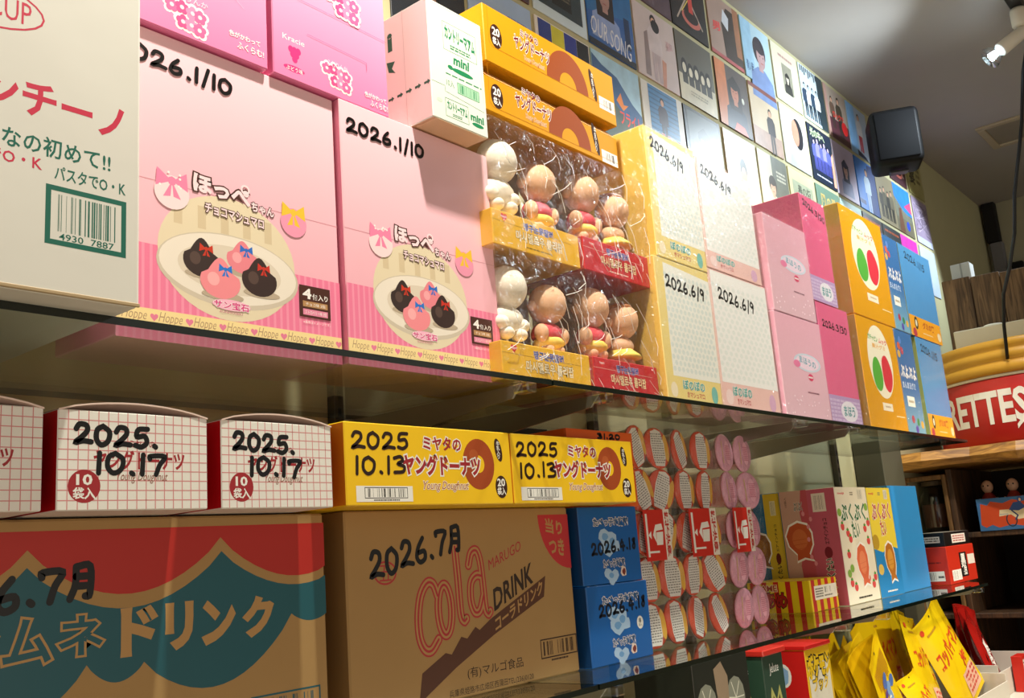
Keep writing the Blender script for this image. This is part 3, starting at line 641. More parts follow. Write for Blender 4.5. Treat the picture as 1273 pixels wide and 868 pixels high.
a.stroke([(0, .30), (.24, .30), (.24, .255), (.95, .215)], .0005, GN); emblem(a, .23, .05, .64, .20); a.text('mini', .68, .10, .93, .165, GN, .04); a.ell(.81, .075, .11, .018, GN, 14); a.ell(.13, .16, .05, .018, I('#cfe0cf'), 12)
a.stroke([(.05, .97), (.90, .985), (.95, .95), (.95, .30)], .0005, I('#9ec4a6')); a.done('printed_front', t)
DG = I('#2b5a48')
for k in range(5):
    u = .50+.105*k; l.poly([(u, .285), (u+.04, .285), (u+.04, .272), (u+.07, .295), (u+.04, .318), (u+.04, .305), (u, .305)], DG)
l.text('i', .52, .70, .58, .86, DG, .06); l.poly([(.50, .62), (.60, .60), (.56, .55), (.60, .50), (.52, .53)], DG); l.stroke([(.71, 0), (.71, 1)], .0006, I('#c9a8a4')); l.done('printed_side', t)
f = M(); f.box(.830, .924, .7645, .80, .5374, .5386, PC('#e3c29c'), .0004); f.build('tuck_flap', t)

# ------------------------------------------------------------------ yellow doughnut boxes
YEL = '#f2b61c'
def doughnut(a, u, v, ru, rv, hu, hv, m='#9a4a1c', half=False):
    n = 30; A0, A1 = (0, 360) if not half else (0, 180)
    P0 = [(u+ru*math.cos(math.radians(A0+(A1-A0)*i/n)), v+rv*math.sin(math.radians(A0+(A1-A0)*i/n))) for i in range(n+1)]
    P1 = [(u+hu*math.cos(math.radians(A0+(A1-A0)*i/n)), v+hv*math.sin(math.radians(A0+(A1-A0)*i/n))) for i in range(n+1)]
    for i in range(n): a.poly([P1[i], P0[i], P0[i+1], P1[i+1]], I(m))
def doughnut_top(a, bandv):
    """print of the shelf-top box, only the upper half of the ring shows"""
    B = I('#3a1d12'); s = lambda v: bandv+(1-bandv)*v
    a.ell(.080, s(.30), .040, (1-bandv)*.30, B, 24); a.up(); a.text('20', .055, s(.31), .107, s(.52), WHITE, .03); a.text('袋入', .055, s(.08), .107, s(.27), WHITE, .03)
    doughnut(a, .60, s(0), .165, (1-bandv)*.92, .066, (1-bandv)*.36, '#9a4a1c', True); a.up()
    a.text('ミヤタの', .255, s(.66), .385, s(.86), I('#7a1f2e'), .03, WHITE, .05); a.text('ヤングドーナツ', .205, s(.28), .465, s(.66), I('#7a1f2e'), .03, WHITE, .05)
    a.text('Young Doughnut', .27, s(.06), .42, s(.22), I('#b0682e'), .006, I('#fbeed2'), .04, shear=.3)
    a.ell(.812, s(.42), .020, (1-bandv)*.44, B, 20, rot=14); a.up(); a.text('牛\n乳\n入\nり', .803, s(.08), .822, s(.76), WHITE, .02, line=.85)
    a.rect(.855, s(-.12), .99, s(.22), WHITE); a.up(); a.bars(.868, s(-.05), .978, s(.17), BLACK, 24, 6); a.stroke([(.03, 1), (.03, s(.1)), (.05, s(0)), (1, s(0))], .0006, I('#b97a10'))
t, a, l = carton('doughnut_box', 'yellow doughnut carton on the very top of the lollipop boxes, closed lid', 'box', .953, 1.277, .779, .16, .668, .757, P('#d9990c', .45, .04), 'yellow doughnut cartons')
doughnut_top(a, .30); a.done('printed_front', t)
t = thing('doughnut_box', 'yellow doughnut carton with opened front flap, below the closed one', 'box', (1.107, .86, .5925), 'yellow doughnut cartons')
b = M(); b.box(.945, 1.270, .779, .94, .5925, .645, P('#d9990c', .45, .04), .0012); b.box(.948, 1.267, .800, .94, .645, .6665, P('#cf900c', .5, .04), .001); b.build('carton_body', t)
b = M(); b.add([(.953, .7795, .645), (1.268, .7795, .645), (1.268, .799, .666), (.953, .799, .666)], [[0, 1, 2, 3], [3, 2, 1, 0]], P('#efc57c', .5, .04)); b.build('opened_flap', t)
a = front_art(.945, 1.270, .779, .5925, .662); doughnut_top(a, .12); a.done('printed_front', t)

# ------------------------------------------------------------------ shrink-wrapped lollipop boxes
CRM = P('#f2ead6', .6, .05, 40, .3, bump=.1); BEI = P('#e2b48e', .6, .05, 40, .3, bump=.1); PNK = P('#e0525e', .6, .05, 40, bump=.1); LEM = P('#efcf5e', .6, .05, 40, bump=.1); HAIR = P('#a3622f', .6, .05, 40, bump=.1); ROSE = P('#d99a86', .6, .05, 40, bump=.1)
STICK = P('#f0ece2', .4, .02)
def pop(parent, x, y, z0, z1, kind):
    """a marshmallow figure on a stick: round head, chubby body, short arms and feet"""
    hh = z1-z0; s = M(); s.tube([(x, y, z0-.012), (x, y, z0+hh*.42)], .0032, STICK); st = s.build('lollipop', parent, True)
    hd = CRM if kind == 'white' else BEI; b = M()
    if kind == 'white':
        b.ball((x, y, z0+hh*.38), (hh*.23, .022, hh*.17), CRM, lump=.05)
        for q in (-1, 1): b.ball((x+q*hh*.17, y-.010, z0+hh*.33), (hh*.10, .012, hh*.08), CRM); b.ball((x+q*hh*.11, y-.012, z0+hh*.22), (hh*.09, .012, hh*.07), CRM)
    elif kind == 'shirt':
        b.ball((x, y, z0+hh*.38), (hh*.22, .021, hh*.14), PNK, lump=.05); b.ball((x, y-.002, z0+hh*.26), (hh*.22, .021, hh*.10), LEM, lump=.05)
        for q in (-1, 1): b.ball((x+q*hh*.20, y-.010, z0+hh*.36), (hh*.08, .011, hh*.11), BEI); b.ball((x+q*hh*.10, y-.008, z0+hh*.17), (hh*.085, .012, hh*.07), BEI)
    else:
        b.ball((x, y, z0+hh*.40), (hh*.19, .020, hh*.13), BEI, lump=.05); b.lathe([(hh*.12, z0+hh*.38-z0), (hh*.25, hh*.27), (hh*.27, hh*.23), (hh*.15, hh*.22)], (x, y, z0), LEM, 18)
        for q in (-1, 1): b.ball((x+q*hh*.09, y-.004, z0+hh*.14), (hh*.085, .013, hh*.13), ROSE)
    b.build('body', st, True); h = M(); h.ball((x+.002, y-.004, z0+hh*.74), (hh*.25, .027, hh*.245), hd, 18, 12, .03)
    for q in (-1, 1): h.ball((x+q*hh*.24, y, z0+hh*.70), (hh*.055, .008, hh*.065), hd, 8, 6)
    h.build('head', st, True)
    if kind == 'skirt': q = M(); q.ball((x, y-.001, z0+hh*.90), (hh*.20, .024, hh*.085), HAIR, 14, 8); q.build('hair', st, True)
def film(parent, x0, x1, y0, y1, z0, z1, name='clear_film', amp=.0025, n=11):
    b = M()
    def sheet(o, ue, ve, nn, kx, kz):
        vs = []
        for k in range(kz+1):
            for i in range(kx+1):
                e = 0 if (i in (0, kx) or k in (0, kz)) else random.uniform(-amp, amp)
                vs.append(Vector(o)+Vector(ue)*i/kx+Vector(ve)*k/kz+Vector(nn)*e)
        b.add(vs, [[k*(kx+1)+i, k*(kx+1)+i+1, (k+1)*(kx+1)+i+1, (k+1)*(kx+1)+i] for k in range(kz) for i in range(kx)], FILM)
    sheet((x0, y0, z0), (x1-x0, 0, 0), (0, 0, z1-z0), (0, -1, 0), n, n)
    sheet((x0, y1, z0), (0, y0-y1, 0), (0, 0, z1-z0), (-1, 0, 0), 4, n); sheet((x1, y0, z0), (0, y1-y0, 0), (0, 0, z1-z0), (1, 0, 0), 4, n)
    sheet((x0, y0, z1), (x1-x0, 0, 0), (0, y1-y0, 0), (0, 0, 1), n, 4)
    return b.build(name, parent, False)
def creases(parent, x0, x1, y, z0, z1, n, seed):
    """folded ridges of the shrink film, thin clear welts"""
    rg = random.Random(seed); b = M()
    for i in range(n):
        x = rg.uniform(x0, x1); z = rg.uniform(z0, z1); L = rg.uniform(.02, .07); an = rg.choice((-1.0, -.9, -1.2, .5, -1.4))+rg.uniform(-.2, .2)
        p = [(x, y-.0015, z), (min(max(x+L*.5*math.cos(an)+.003, x0), x1), y-.004, min(max(z+L*.5*math.sin(an), z0), z1)), (min(max(x+L*math.cos(an), x0), x1), y-.0015, min(max(z+L*math.sin(an), z0), z1))]
        b.tube(p, .0004, P('#f3f1ea', .1, 0, 30, .8), 4)
    b.build('film_creases', parent)['kind'] = 'stuff'
def lolly_box(x0, x1, z0, z1, col, tray_h, label, kinds):
    yf = .778; t = thing('lollipop_box', label, 'box', ((x0+x1)/2, yf+.07, z0), 'shrink-wrapped lollipop boxes')
    tm = PC(col); b = M(); b.box(x0+.003, x1-.003, yf+.003, yf+.15, z0+.0005, z0+tray_h, tm, .001); b.build('tray', t)
    b = M(); b.box(x0+.004, x1-.004, yf+.105, yf+.109, z0+tray_h+.0005, z1-.004, P('#8f7f6e', .7, .05), .001); b.build('backing_card', t)
    a = front_art(x0+.003, x1-.003, yf+.003, z0+.0005, z0+tray_h); y = col[1] in 'eE' and col[3] in 'bB'
    k1 = I('#8a6a1e') if y else I('#f2d8c4')
    heart(a, .13, .84, .0065, I('#d8322e')); a.up(); a.text('happic', .095, .80, .165, .89, WHITE, .01)
    a.text('짱구는못말려', .34, .64, .68, .86, I('#4b5a9a'), .03, I('#c4b6d8'), .04)
    a.text('마시멜로우 롤리팝', .25, .28, .79, .58, I('#f4e6c0') if y else I('#f0d9a8'), .02, I('#6a4a1c') if y else I('#7a1a1c'), .035)
    a.lines(.36, .12, .66, .18, 1, k1, 3); a.stroke([(0, .70), (.9, .66)], .0004, k1)
    a.done('printed_tray_front', t)
    pw = (x1-x0); top = z1-.012
    pop(t, x0+pw*.27, yf+.036, z0+tray_h-.010, top, kinds[0]); pop(t, x0+pw*.72, yf+.036, z0+tray_h-.014, top-.012, kinds[1])
    film(t, x0, x1, yf, yf+.152, z0, z1); creases(t, x0+.004, x1-.004, yf, z0+.004, z1-.004, 26, int(x0*1000)+int(z0*100))
YT = '#e8b52a'; RT = '#c4202c'
lolly_box(.940, 1.1415, ZU+.0005, .401, YT, .052, 'wrapped lollipop box with yellow tray, resting on the glass', ('white', 'shirt'))
lolly_box(.940, 1.1415, .402, .586, YT, .050, 'wrapped lollipop box with yellow tray, stacked under the doughnut cartons', ('white', 'shirt'))
lolly_box(1.1445, 1.327, ZU+.0005, .403, RT, .053, 'wrapped lollipop box with red tray, resting on the glass', ('shirt', 'skirt'))
lolly_box(1.1465, 1.334, .404, .588, RT, .052, 'wrapped lollipop box with red tray, stacked upon the other red one', ('shirt', 'skirt'))

# ------------------------------------------------------------------ white-fronted marshmallow boxes
def marsh_box(x0, x1, z0, z1, tint, label, bandv, date, duv, cardu, seed):
    ybox = tint == 'y'; m = P('#edd98a' if ybox else '#f0c8bf', .4, .03)
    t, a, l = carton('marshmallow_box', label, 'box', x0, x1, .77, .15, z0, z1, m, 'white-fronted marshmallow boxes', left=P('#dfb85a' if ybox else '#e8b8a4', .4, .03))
    if ybox: a.poly([(cardu, bandv), (1, bandv), (1, .93), (cardu+.02, .97)], I('#eef0e6'))
    else: a.rect(.03, bandv, .99, .99, I('#f3f4ef'))
    a.up(); rg = random.Random(seed); cols = 11; rows = 17
    for i in range(cols):
        for j in range(rows):
            u = cardu+.04+(.95-cardu)*(i+.5*(j % 2))/cols; v = bandv+.03+(.93-bandv-.05)*(j+.5)/rows
            if u < .96: a.ell(u, v, .030*(1-cardu*.3), .019, I('#d9e3dc' if ybox else '#e6ece6'), 6)
    a.up(); cr = I('#4aa8a0'); a.text('ぼのぼの', .28 if ybox else .18, bandv*.52, .68 if ybox else .50, bandv*.90, cr, .03, WHITE, .04)
    a.text('きマシュマロ', .34 if ybox else .24, bandv*.22, .66 if ybox else .46, bandv*.44, I('#c0384a'), .01)
    a.ell(.86, bandv*.45, .06, bandv*.36, I('#7ac0b4' if ybox else '#dcb0cc'), 16); a.ell(.12, bandv*.45, .06, bandv*.3, I('#f2e6c4' if ybox else '#f6dcd6'), 14)
    a.up(); a.hand(date, duv[0], duv[1], duv[2], duv[3], .080, .0042, INK); a.done('printed_front', t)
    b = M()
    pts = [(x0-.0008, .7685, z0+.002), (x1+.0008, .7685, z0+.002), (x1+.0008, .7685, z1-.001), (x0-.0008, .7685, z1-.001)]
    film(t, x0-.0006, x1+.0006, .7675, .9, z0+.0005, z1+.0008, amp=.0008, n=9)
marsh_box(1.332, 1.512, ZU+.0005, .459, 'y', 'pale yellow marshmallow box dated in black pen, lower of the yellow pair', .175, '2026.6/9', (.17, .80, .90, .77), .13, 1)
marsh_box(1.5145, 1.745, ZU+.0005, .471, 'p', 'pale pink marshmallow box dated in black pen, lower of the pink pair', .185, '2026.6/9', (.13, .79, .75, .75), .02, 2)
marsh_box(1.345, 1.514, .461, .691, 'y', 'pale yellow marshmallow box dated in black pen, upper of the yellow pair', .165, '2026.6/9', (.10, .85, .75, .74), .13, 3)
marsh_box(1.517, 1.734, .473, .684, 'p', 'pale pink marshmallow box dated in black pen, upper of the pink pair', .155, '2026.6/9', (.08, .86, .62, .76), .02, 4)

# ------------------------------------------------------------------ pale and deep pink boxes
def cloud_logo(a, u, v, ru, rv):
    a.ell(u, v, ru, rv, I('#cfd8e4'), 20); a.up(); a.ell(u, v, ru*.86, rv*.8, I('#f0d8e6'), 20); a.up(); a.text('まほうの', u-ru*.6, v-rv*.3, u+ru*.6, v+rv*.5, I('#6a9ab8'), .02, WHITE, .04, sk=-.1); a.ell(u-ru*.8, v-rv*.3, ru*.25, rv*.4, I('#e880a8'), 10)
for x0, x1, z0, z1, lab in ((1.771, 1.993, ZU+.0005, .431, 'pale pink glossy box with small cloud emblem, lower of two'), (1.778, 1.985, .433, .636, 'pale pink glossy box with small cloud emblem, upper of two')):
    t, a, l = carton('pale_pink_box', lab, 'box', x0, x1, .77, .08, z0, z1, GRAD('pearl_pink', '#e9c3cd', '#f0b9c9', 0, .2, .15), 'pale pink boxes', left=PG('#f3b8cc'))
    cloud_logo(a, .60, .56, .30, .09); a.ell(.63, .42, .06, .035, I('#d83a6a'), 14); a.up(); a.lines(.58, .405, .68, .435, 1, WHITE, 2); a.lines(.52, .255, .78, .28, 1, I('#8a5a6a'), 3)
    for k in range(18): a.ell(random.uniform(.05, .95), random.uniform(.04, .22), .012, .010, I('#f6dbe4'), 6)
    a.done('printed_front', t); film(t, x0-.0006, x1+.0006, .7685, .851, z0+.0005, z1+.0006, amp=.0006, n=6)
for x0, x1, z0, z1, yf, lab, duv, uo in ((1.996, 2.172, ZU+.0005, .485, .771, 'deep pink box with date and lilac base band, lower of two', (.12, .80, .92, .79), 0), (1.9865, 2.125, .487, .730, .771, 'deep pink box with date and lilac base band, upper of two', (.12, .90, .96, .80), 0)):
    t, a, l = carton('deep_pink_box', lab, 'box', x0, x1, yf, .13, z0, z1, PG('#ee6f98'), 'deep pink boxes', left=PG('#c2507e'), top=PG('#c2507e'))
    a.rect(0, 0, 1, .235, I('#b79ac4')); a.up(); a.lines(.02, .02, .98, .21, 6, I('#d0bcd8'), 9, .6, 10); a.up(); a.ell(.6, .115, .27, .085, I('#e8e4ea'), 18); a.up(); a.text('まほう', .42, .07, .78, .16, I('#5a9a9c'), .03)
    a.up(); a.hand('2026.3/30', duv[0], duv[1], duv[2], duv[3], .055, .0030, INK); a.done('printed_front', t)
    film(t, x0-.0006, x1+.0006, yf-.0015, .90, z0+.0005, z1+.0006, amp=.001, n=7)

# ------------------------------------------------------------------ orange gummy boxes and blue boxes at the right end
for x0, x1, z0, z1, lab in ((2.2075, 2.463, ZU+.0005, .486, 'orange-yellow gummy box with green and red shapes, lower of two'), (2.2075, 2.490, .488, .758, 'orange-yellow gummy box with green and red shapes, upper of two')):
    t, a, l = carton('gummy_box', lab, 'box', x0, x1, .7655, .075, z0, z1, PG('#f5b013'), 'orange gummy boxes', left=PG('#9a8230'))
    a.ell(.50, .62, .315, .335, I('#f6efd2'), 34); a.up(); a.text('ガチャピン', .25, .80, .50, .855, I('#2f9a34'), .03, sk=-.05); a.text('ムック', .53, .79, .74, .845, I('#d8303a'), .03, sk=-.05); a.text('果汁グミ', .33, .735, .68, .78, I('#e8a83a'), .02)
    g = I('#55b33a'); rr = I('#de2f42')
    a.poly([(.375+.125*math.cos(q)*(1+.10*math.sin(q))-.012*math.sin(2*q), .50+.155*math.sin(q)) for q in [i*2*math.pi/26 for i in range(26)]], g)
    a.poly([(.630+.130*math.cos(q)*(1+.09*math.cos(3*q)), .52+.170*math.sin(q)) for q in [i*2*math.pi/26 for i in range(26)]], rr)
    a.up(); a.rect(.385, .175, .645, .245, I('#f6ecd0')); a.up(); a.lines(.45, .20, .60, .225, 1, I('#c0a884'), 4); a.lines(.72, .13, .95, .15, 1, I('#fbe6b0'), 5); a.done('printed_front', t)
    film(t, x0-.0006, x1+.0006, .764, .84, z0+.0005, z1+.0006, amp=.0006, n=6)
for x0, x1, z0, z1, lab in ((2.468, 2.600, ZU+.0005, .485, 'mid-blue candy box with white bubble lettering, lower of two'), (2.494, 2.606, .487, .742, 'mid-blue candy box with white bubble lettering, upper of two')):
    t, a, l = carton('blue_candy_box', lab, 'box', x0, x1, .7655, .10, z0, z1, GRAD('puyo_blue', '#7fb4cc', '#3f79b4', .02, .12, .2), 'blue bubble-lettered boxes')
    a.text('ぷよぷよ', .05, .53, .93, .66, WHITE, .04, I('#3a5a9a'), .05); a.text('まんまるグミ', .05, .43, .78, .50, I('#d8e6f4'), .02); a.rect(.18, .26, .60, .36, I('#eef0e4')); a.up(); a.lines(.25, .29, .55, .33, 1, I('#b0a080'), 4)
    for (u, v, c) in ((.15, .84, '#d8643a'), (.30, .80, '#c04a5a'), (.10, .76, '#e0b04a'), (.25, .90, '#5a86c8'), (.62, .12, '#3f8a52'), (.35, .14, '#b8384a'), (.85, .10, '#e0b04a'), (.5, .05, '#5a4aa8')): a.ell(u, v, .085, .038, I(c), 12)
    a.done('printed_front', t); film(t, x0-.0006, x1+.0006, .764, .865, z0+.0005, z1+.0006, amp=.0006, n=5)
for x0, x1, z0, z1, lab in ((2.636, 2.852, ZU+.0005, .486, 'sky-blue box with date and orange base band, lower of two'), (2.615, 2.880, .488, .742, 'sky-blue box with date and orange base band, upper of two')):
    t, a, l = carton('sky_blue_box', lab, 'box', x0, x1, .7655, .10, z0, z1, PG('#58a4dc'), 'sky-blue dated boxes', left=PG('#b9c060'))
    a.rect(0, 0, 1, .225, I('#eda41c')); a.up(); a.text('グミの実', .40, .11, .78, .19, I('#b0401c'), .04); a.ell(.20, .15, .055, .07, I('#2a2a22'), 14); a.up(); a.ell(.2, .15, .03, .04, I('#e8e0c4'), 10); a.ell(.12, .04, .06, .05, I('#b8384a'), 10); a.ell(.92, .08, .06, .05, I('#f0dcae'), 10); a.lines(.38, .05, .7, .07, 1, I('#f6dca0'), 4)
    a.up(); a.hand('2026.1/15', .16, .86, .80, .80, .075, .0032, INK); a.done('printed_front', t); film(t, x0-.0006, x1+.0006, .764, .865, z0+.0005, z1+.0006, amp=.0012, n=6)
# ------------------------------------------------------------------ lower shelf: doughnut boxes on the drink cartons
MAR = I('#a3262e')
def grid_box(x0, x1, label, seed, w2):
    z0, z1, yf = .0625, .1535, .800; t = thing('gridded_doughnut_box', label, 'box', ((x0+x1)/2, yf+.06, z0), 'red and white gridded doughnut boxes')
    W = PC('#eeebe4'); RS = P('#c3141f', .35, .04); b = M(); b.box(x0, x1, yf, yf+.13, z0, z1-.006, W, .001, left=RS, right=RS); b.build('carton_body', t)
    b = M(); n = 10; vs = []                                         # curved lid sheet bowing up over the front
    for i in range(n+1):
        u = i/n; zz = z1-.006+.009*math.sin(math.pi*min(1, u*1.02))**.7
        vs += [(x0+(x1-x0)*u, yf-.0012, zz), (x0+(x1-x0)*u, yf+.13, z1-.005+.003*math.sin(math.pi*u)), (x0+(x1-x0)*u, yf-.0012, zz-.0014)]
    fs = []
    for i in range(n): fs += [[3*i, 3*i+3, 3*i+4, 3*i+1], [3*i+2, 3*i+5, 3*i+3, 3*i], [3*i+1, 3*i+4, 3*i+5, 3*i+2]]
    b.add(vs, fs, PC('#e9cfc4')); b.build('lid', t)
    a = front_art(x0, x1, yf, z0, z1-.006); g = I('#d88a8c')
    for k in range(1, 16): a.rect(k/16-.003, .01, k/16+.003, .995, g)
    for k in range(1, 10): a.rect(.003, k/10-.005, .997, k/10+.005, g)
    a.up(); a.text('ヤングドーナツ', .22, .41, .83, .61, MAR, .03); a.text('ミヤタの', .45, .64, .62, .72, MAR, .01); a.text('Young Doughnut', .37, .27, .71, .39, I('#96604e'), .004, shear=.35)
    a.ell(.165, .24, .100, .165, MAR, 26); a.up(); a.text('10', .115, .25, .215, .36, WHITE, .03); a.text('袋入', .095, .11, .235, .23, WHITE, .03)
    a.up(); a.hand('2025.', .10, .66, .66, .64, .19, .0048, INK); a.hand(w2, .23, .38, .73, .36, .20, .0046, INK); a.done('printed_front', t)
    if x0 > .3:
        l = left_art(x0, yf, .13, z0, z1-.006); l.rect(.55, .2, .72, .55, WHITE); l.up(); l.bars(.57, .24, .70, .5, BLACK, 10, seed); l.done('side_label', t)
grid_box(.235, .370, 'white red-gridded doughnut box cut off by the left edge', 1, '10.17')
grid_box(.382, .5235, 'white red-gridded doughnut box, middle one of the row of three', 2, '10.17')
grid_box(.5385, .673, 'white red-gridded doughnut box next to the yellow doughnut box', 3, '10.17')
def yellow_box(x0, x1, label):
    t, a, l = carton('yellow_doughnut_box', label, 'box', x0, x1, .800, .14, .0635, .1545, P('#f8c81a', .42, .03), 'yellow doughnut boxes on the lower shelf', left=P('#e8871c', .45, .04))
    B = I('#3a1d12'); doughnut(a, .775, .54, .105, .345, .038, .12, '#a8481c'); a.up(); a.ell(.745, .66, .03, .08, I('#b85a2a'), 14); a.up()
    K = dict(out=WHITE, extra=.07); a.text('ミヤタの', .43, .70, .665, .88, MAR, .035, **K); a.text('ヤングドーナツ', .305, .37, .785, .64, MAR, .05, **K)
    a.text('Young Doughnut', .42, .165, .70, .30, I('#b8682a'), .008, I('#fdf6e4'), .05, shear=.35)
    a.ell(.915, .745, .024, .165, B, 20, rot=14); a.up(); a.text('牛\n乳\n入\nり', .903, .62, .927, .87, WHITE, .02, line=.85)
    a.ell(.92, .235, .041, .155, B, 24); a.up(); a.text('20', .893, .24, .947, .35, WHITE, .03); a.text('袋入', .890, .12, .950, .23, WHITE, .03)
    a.rect(.05, .045, .355, .235, WHITE); a.up(); a.frame(.095, .09, .325, .215, .0008, BLACK); a.bars(.105, .10, .315, .205, BLACK, 26, 2); a.lines(.14, .055, .28, .075, 1, BLACK, 3, .7, 12)
    a.up(); a.hand('2025', .035, .68, .36, .70, .19, .0042, P('#2a1208', .3)); a.hand('10.13', .045, .37, .34, .40, .20, .0042, P('#2a1208', .3)); a.done('printed_front', t)
    return t
yellow_box(.691, .968, 'yellow doughnut box dated in brown pen, beside the gridded boxes'); yellow_box(.9705, 1.2565, 'yellow doughnut box dated in brown pen, overlapping the orange open box')
# drink cartons
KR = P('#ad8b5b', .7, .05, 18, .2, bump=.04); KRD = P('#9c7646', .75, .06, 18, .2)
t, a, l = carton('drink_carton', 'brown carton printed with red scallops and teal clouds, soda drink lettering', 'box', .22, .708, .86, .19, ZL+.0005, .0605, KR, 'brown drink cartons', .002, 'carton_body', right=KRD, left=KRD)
TEAL = I('#1d5a66'); RD = I('#b5271f'); KI = I('#b88f58')
def arcdown(u0, v0, u1, v1, low, n=14):
    return [(u0+(u1-u0)*i/n, v0+(v1-v0)*i/n-((v0+v1)/2-low)*math.sin(math.pi*i/n)**.8) for i in range(n+1)]
top = arcdown(-.045, .86, .342, .82, .63)+arcdown(.342, .82, .733, .845, .64)[1:]+arcdown(.733, .845, 1.12, .85, .675)[1:]; top = [(max(0, min(u, 1)), v) for u, v in top]
bot = [(0, .30)]+arcdown(.0, .30, .20, .40, .22)+arcdown(.20, .40, .452, .44, .26)[1:]+arcdown(.452, .44, .563, .423, .36)[1:]+arcdown(.563, .423, .905, .545, .285)[1:]+arcdown(.905, .545, 1.0, .53, .505)[1:]
a.poly(top+bot[::-1], TEAL)
red = arcdown(-.045, .92, .342, .885, .69)+arcdown(.342, .885, .731, .905, .695)[1:]+arcdown(.731, .905, 1.12, .91, .715)[1:]
red = [(max(0, min(u, 1)), v) for u, v in red]; a.poly([(0, .955)]+red[:1]+red+[(1, .955)], RD)
a.up(); a.text('ラ', .21, .470, .295, .635, TEAL, .02, KI, .05); a.text('ム', .305, .470, .388, .635, TEAL, .02, KI, .05); a.text('ネ', .40, .480, .482, .628, TEAL, .02, KI, .05)
a.text('ド', .515, .450, .592, .645, KI, .055); a.text('リ', .606, .450, .668, .645, KI, .055); a.text('ン', .685, .452, .765, .640, KI, .055); a.text('ク', .780, .460, .860, .640, KI, .055)
a.frame(.80, .06, .975, .205, .0018, TEAL); a.bars(.815, .075, .96, .19, TEAL, 30, 8)
a.up(); a.hand('2026.7月', .13, .62, .472, .715, .115, .0065, INK); a.done('printed_front', t)
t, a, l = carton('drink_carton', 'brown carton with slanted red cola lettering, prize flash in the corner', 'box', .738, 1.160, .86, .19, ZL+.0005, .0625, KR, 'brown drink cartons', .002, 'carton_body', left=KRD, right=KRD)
CRD = I('#b4343a'); BRN = I('#5a3522')
a.poly([(.834, .955), (1, .955), (1, .62)]+[(.834+.166*(1-math.cos(q)), .955-.335*math.sin(q)) for q in [math.pi/2*(1-i/10) for i in range(1, 11)]], I('#c23238'))
a.up(); a.text('当り', .872, .835, .965, .925, KI, .03, sk=-.15); a.text('つき', .885, .705, .968, .81, KI, .03, sk=-.1)
a.ring(.140, .685, .040, .055, .0022, CRD); a.text('五', .118, .645, .162, .725, CRD, .0)
COLA = [[(.340, .545), (.325, .605), (.300, .615), (.272, .555), (.258, .45), (.260, .345), (.278, .280), (.305, .270), (.335, .320)],
        [(.368+.028*math.cos(q), .467+.130*math.sin(q)) for q in [2*math.pi*k/22 for k in range(23)]],
        [(.424, .795), (.430, .62), (.434, .44), (.446, .395), (.458, .405)],
        [(.480, .690), (.495, .755), (.520, .765), (.534, .700), (.540, .58), (.545, .45), (.556, .415), (.566, .425)],
        [(.537, .625), (.510, .630), (.486, .590), (.482, .50), (.496, .435), (.520, .440), (.541, .520)]]
for wd, mm in ((.0130, CRD), (.0085, KI), (.0030, CRD)):
    for p in COLA: a.stroke(p, wd, mm, True)
    a.up()
a.text('MARUGO', .572, .700, .735, .760, CRD, .0, sk=.34); a.text('DRINK', .585, .490, .786, .612, I('#33231a'), .025, sk=.37)
a.poly([(.245, .02), (.262, .165), (.36, .245), (.385, .232), (.43, .315), (.455, .30), (.494, .355), (.512, .335), (.565, .385), (.851, .589), (.836, .468), (.575, .295), (.40, .16)], BRN)
a.up(); a.text('コーラドリンク', .585, .400, .832, .478, KI, .03, sk=.40)
a.text('(有)マルゴ食品', .447, .085, .705, .15, I('#3a2a1c'), .0); a.text('兵庫県姫路市広畑区西蒲田TEL(236)0120', .366, .008, .752, .052, I('#3a2a1c'), -.002)
a.frame(.80, .115, .992, .22, .0016, I('#3a2418')); a.bars(.812, .128, .98, .208, I('#3a2418'), 34, 5); a.lines(.85, .09, .94, .105, 1, I('#4a3526'), 3, .7, 10)
a.up(); a.hand('2026.7月', .085, .665, .46, .80, .125, .0060, INK); a.done('printed_front', t)
l.text('コーラ', .55, .15, .68, .4, CRD, .02, ang=90); l.done('printed_side', t)
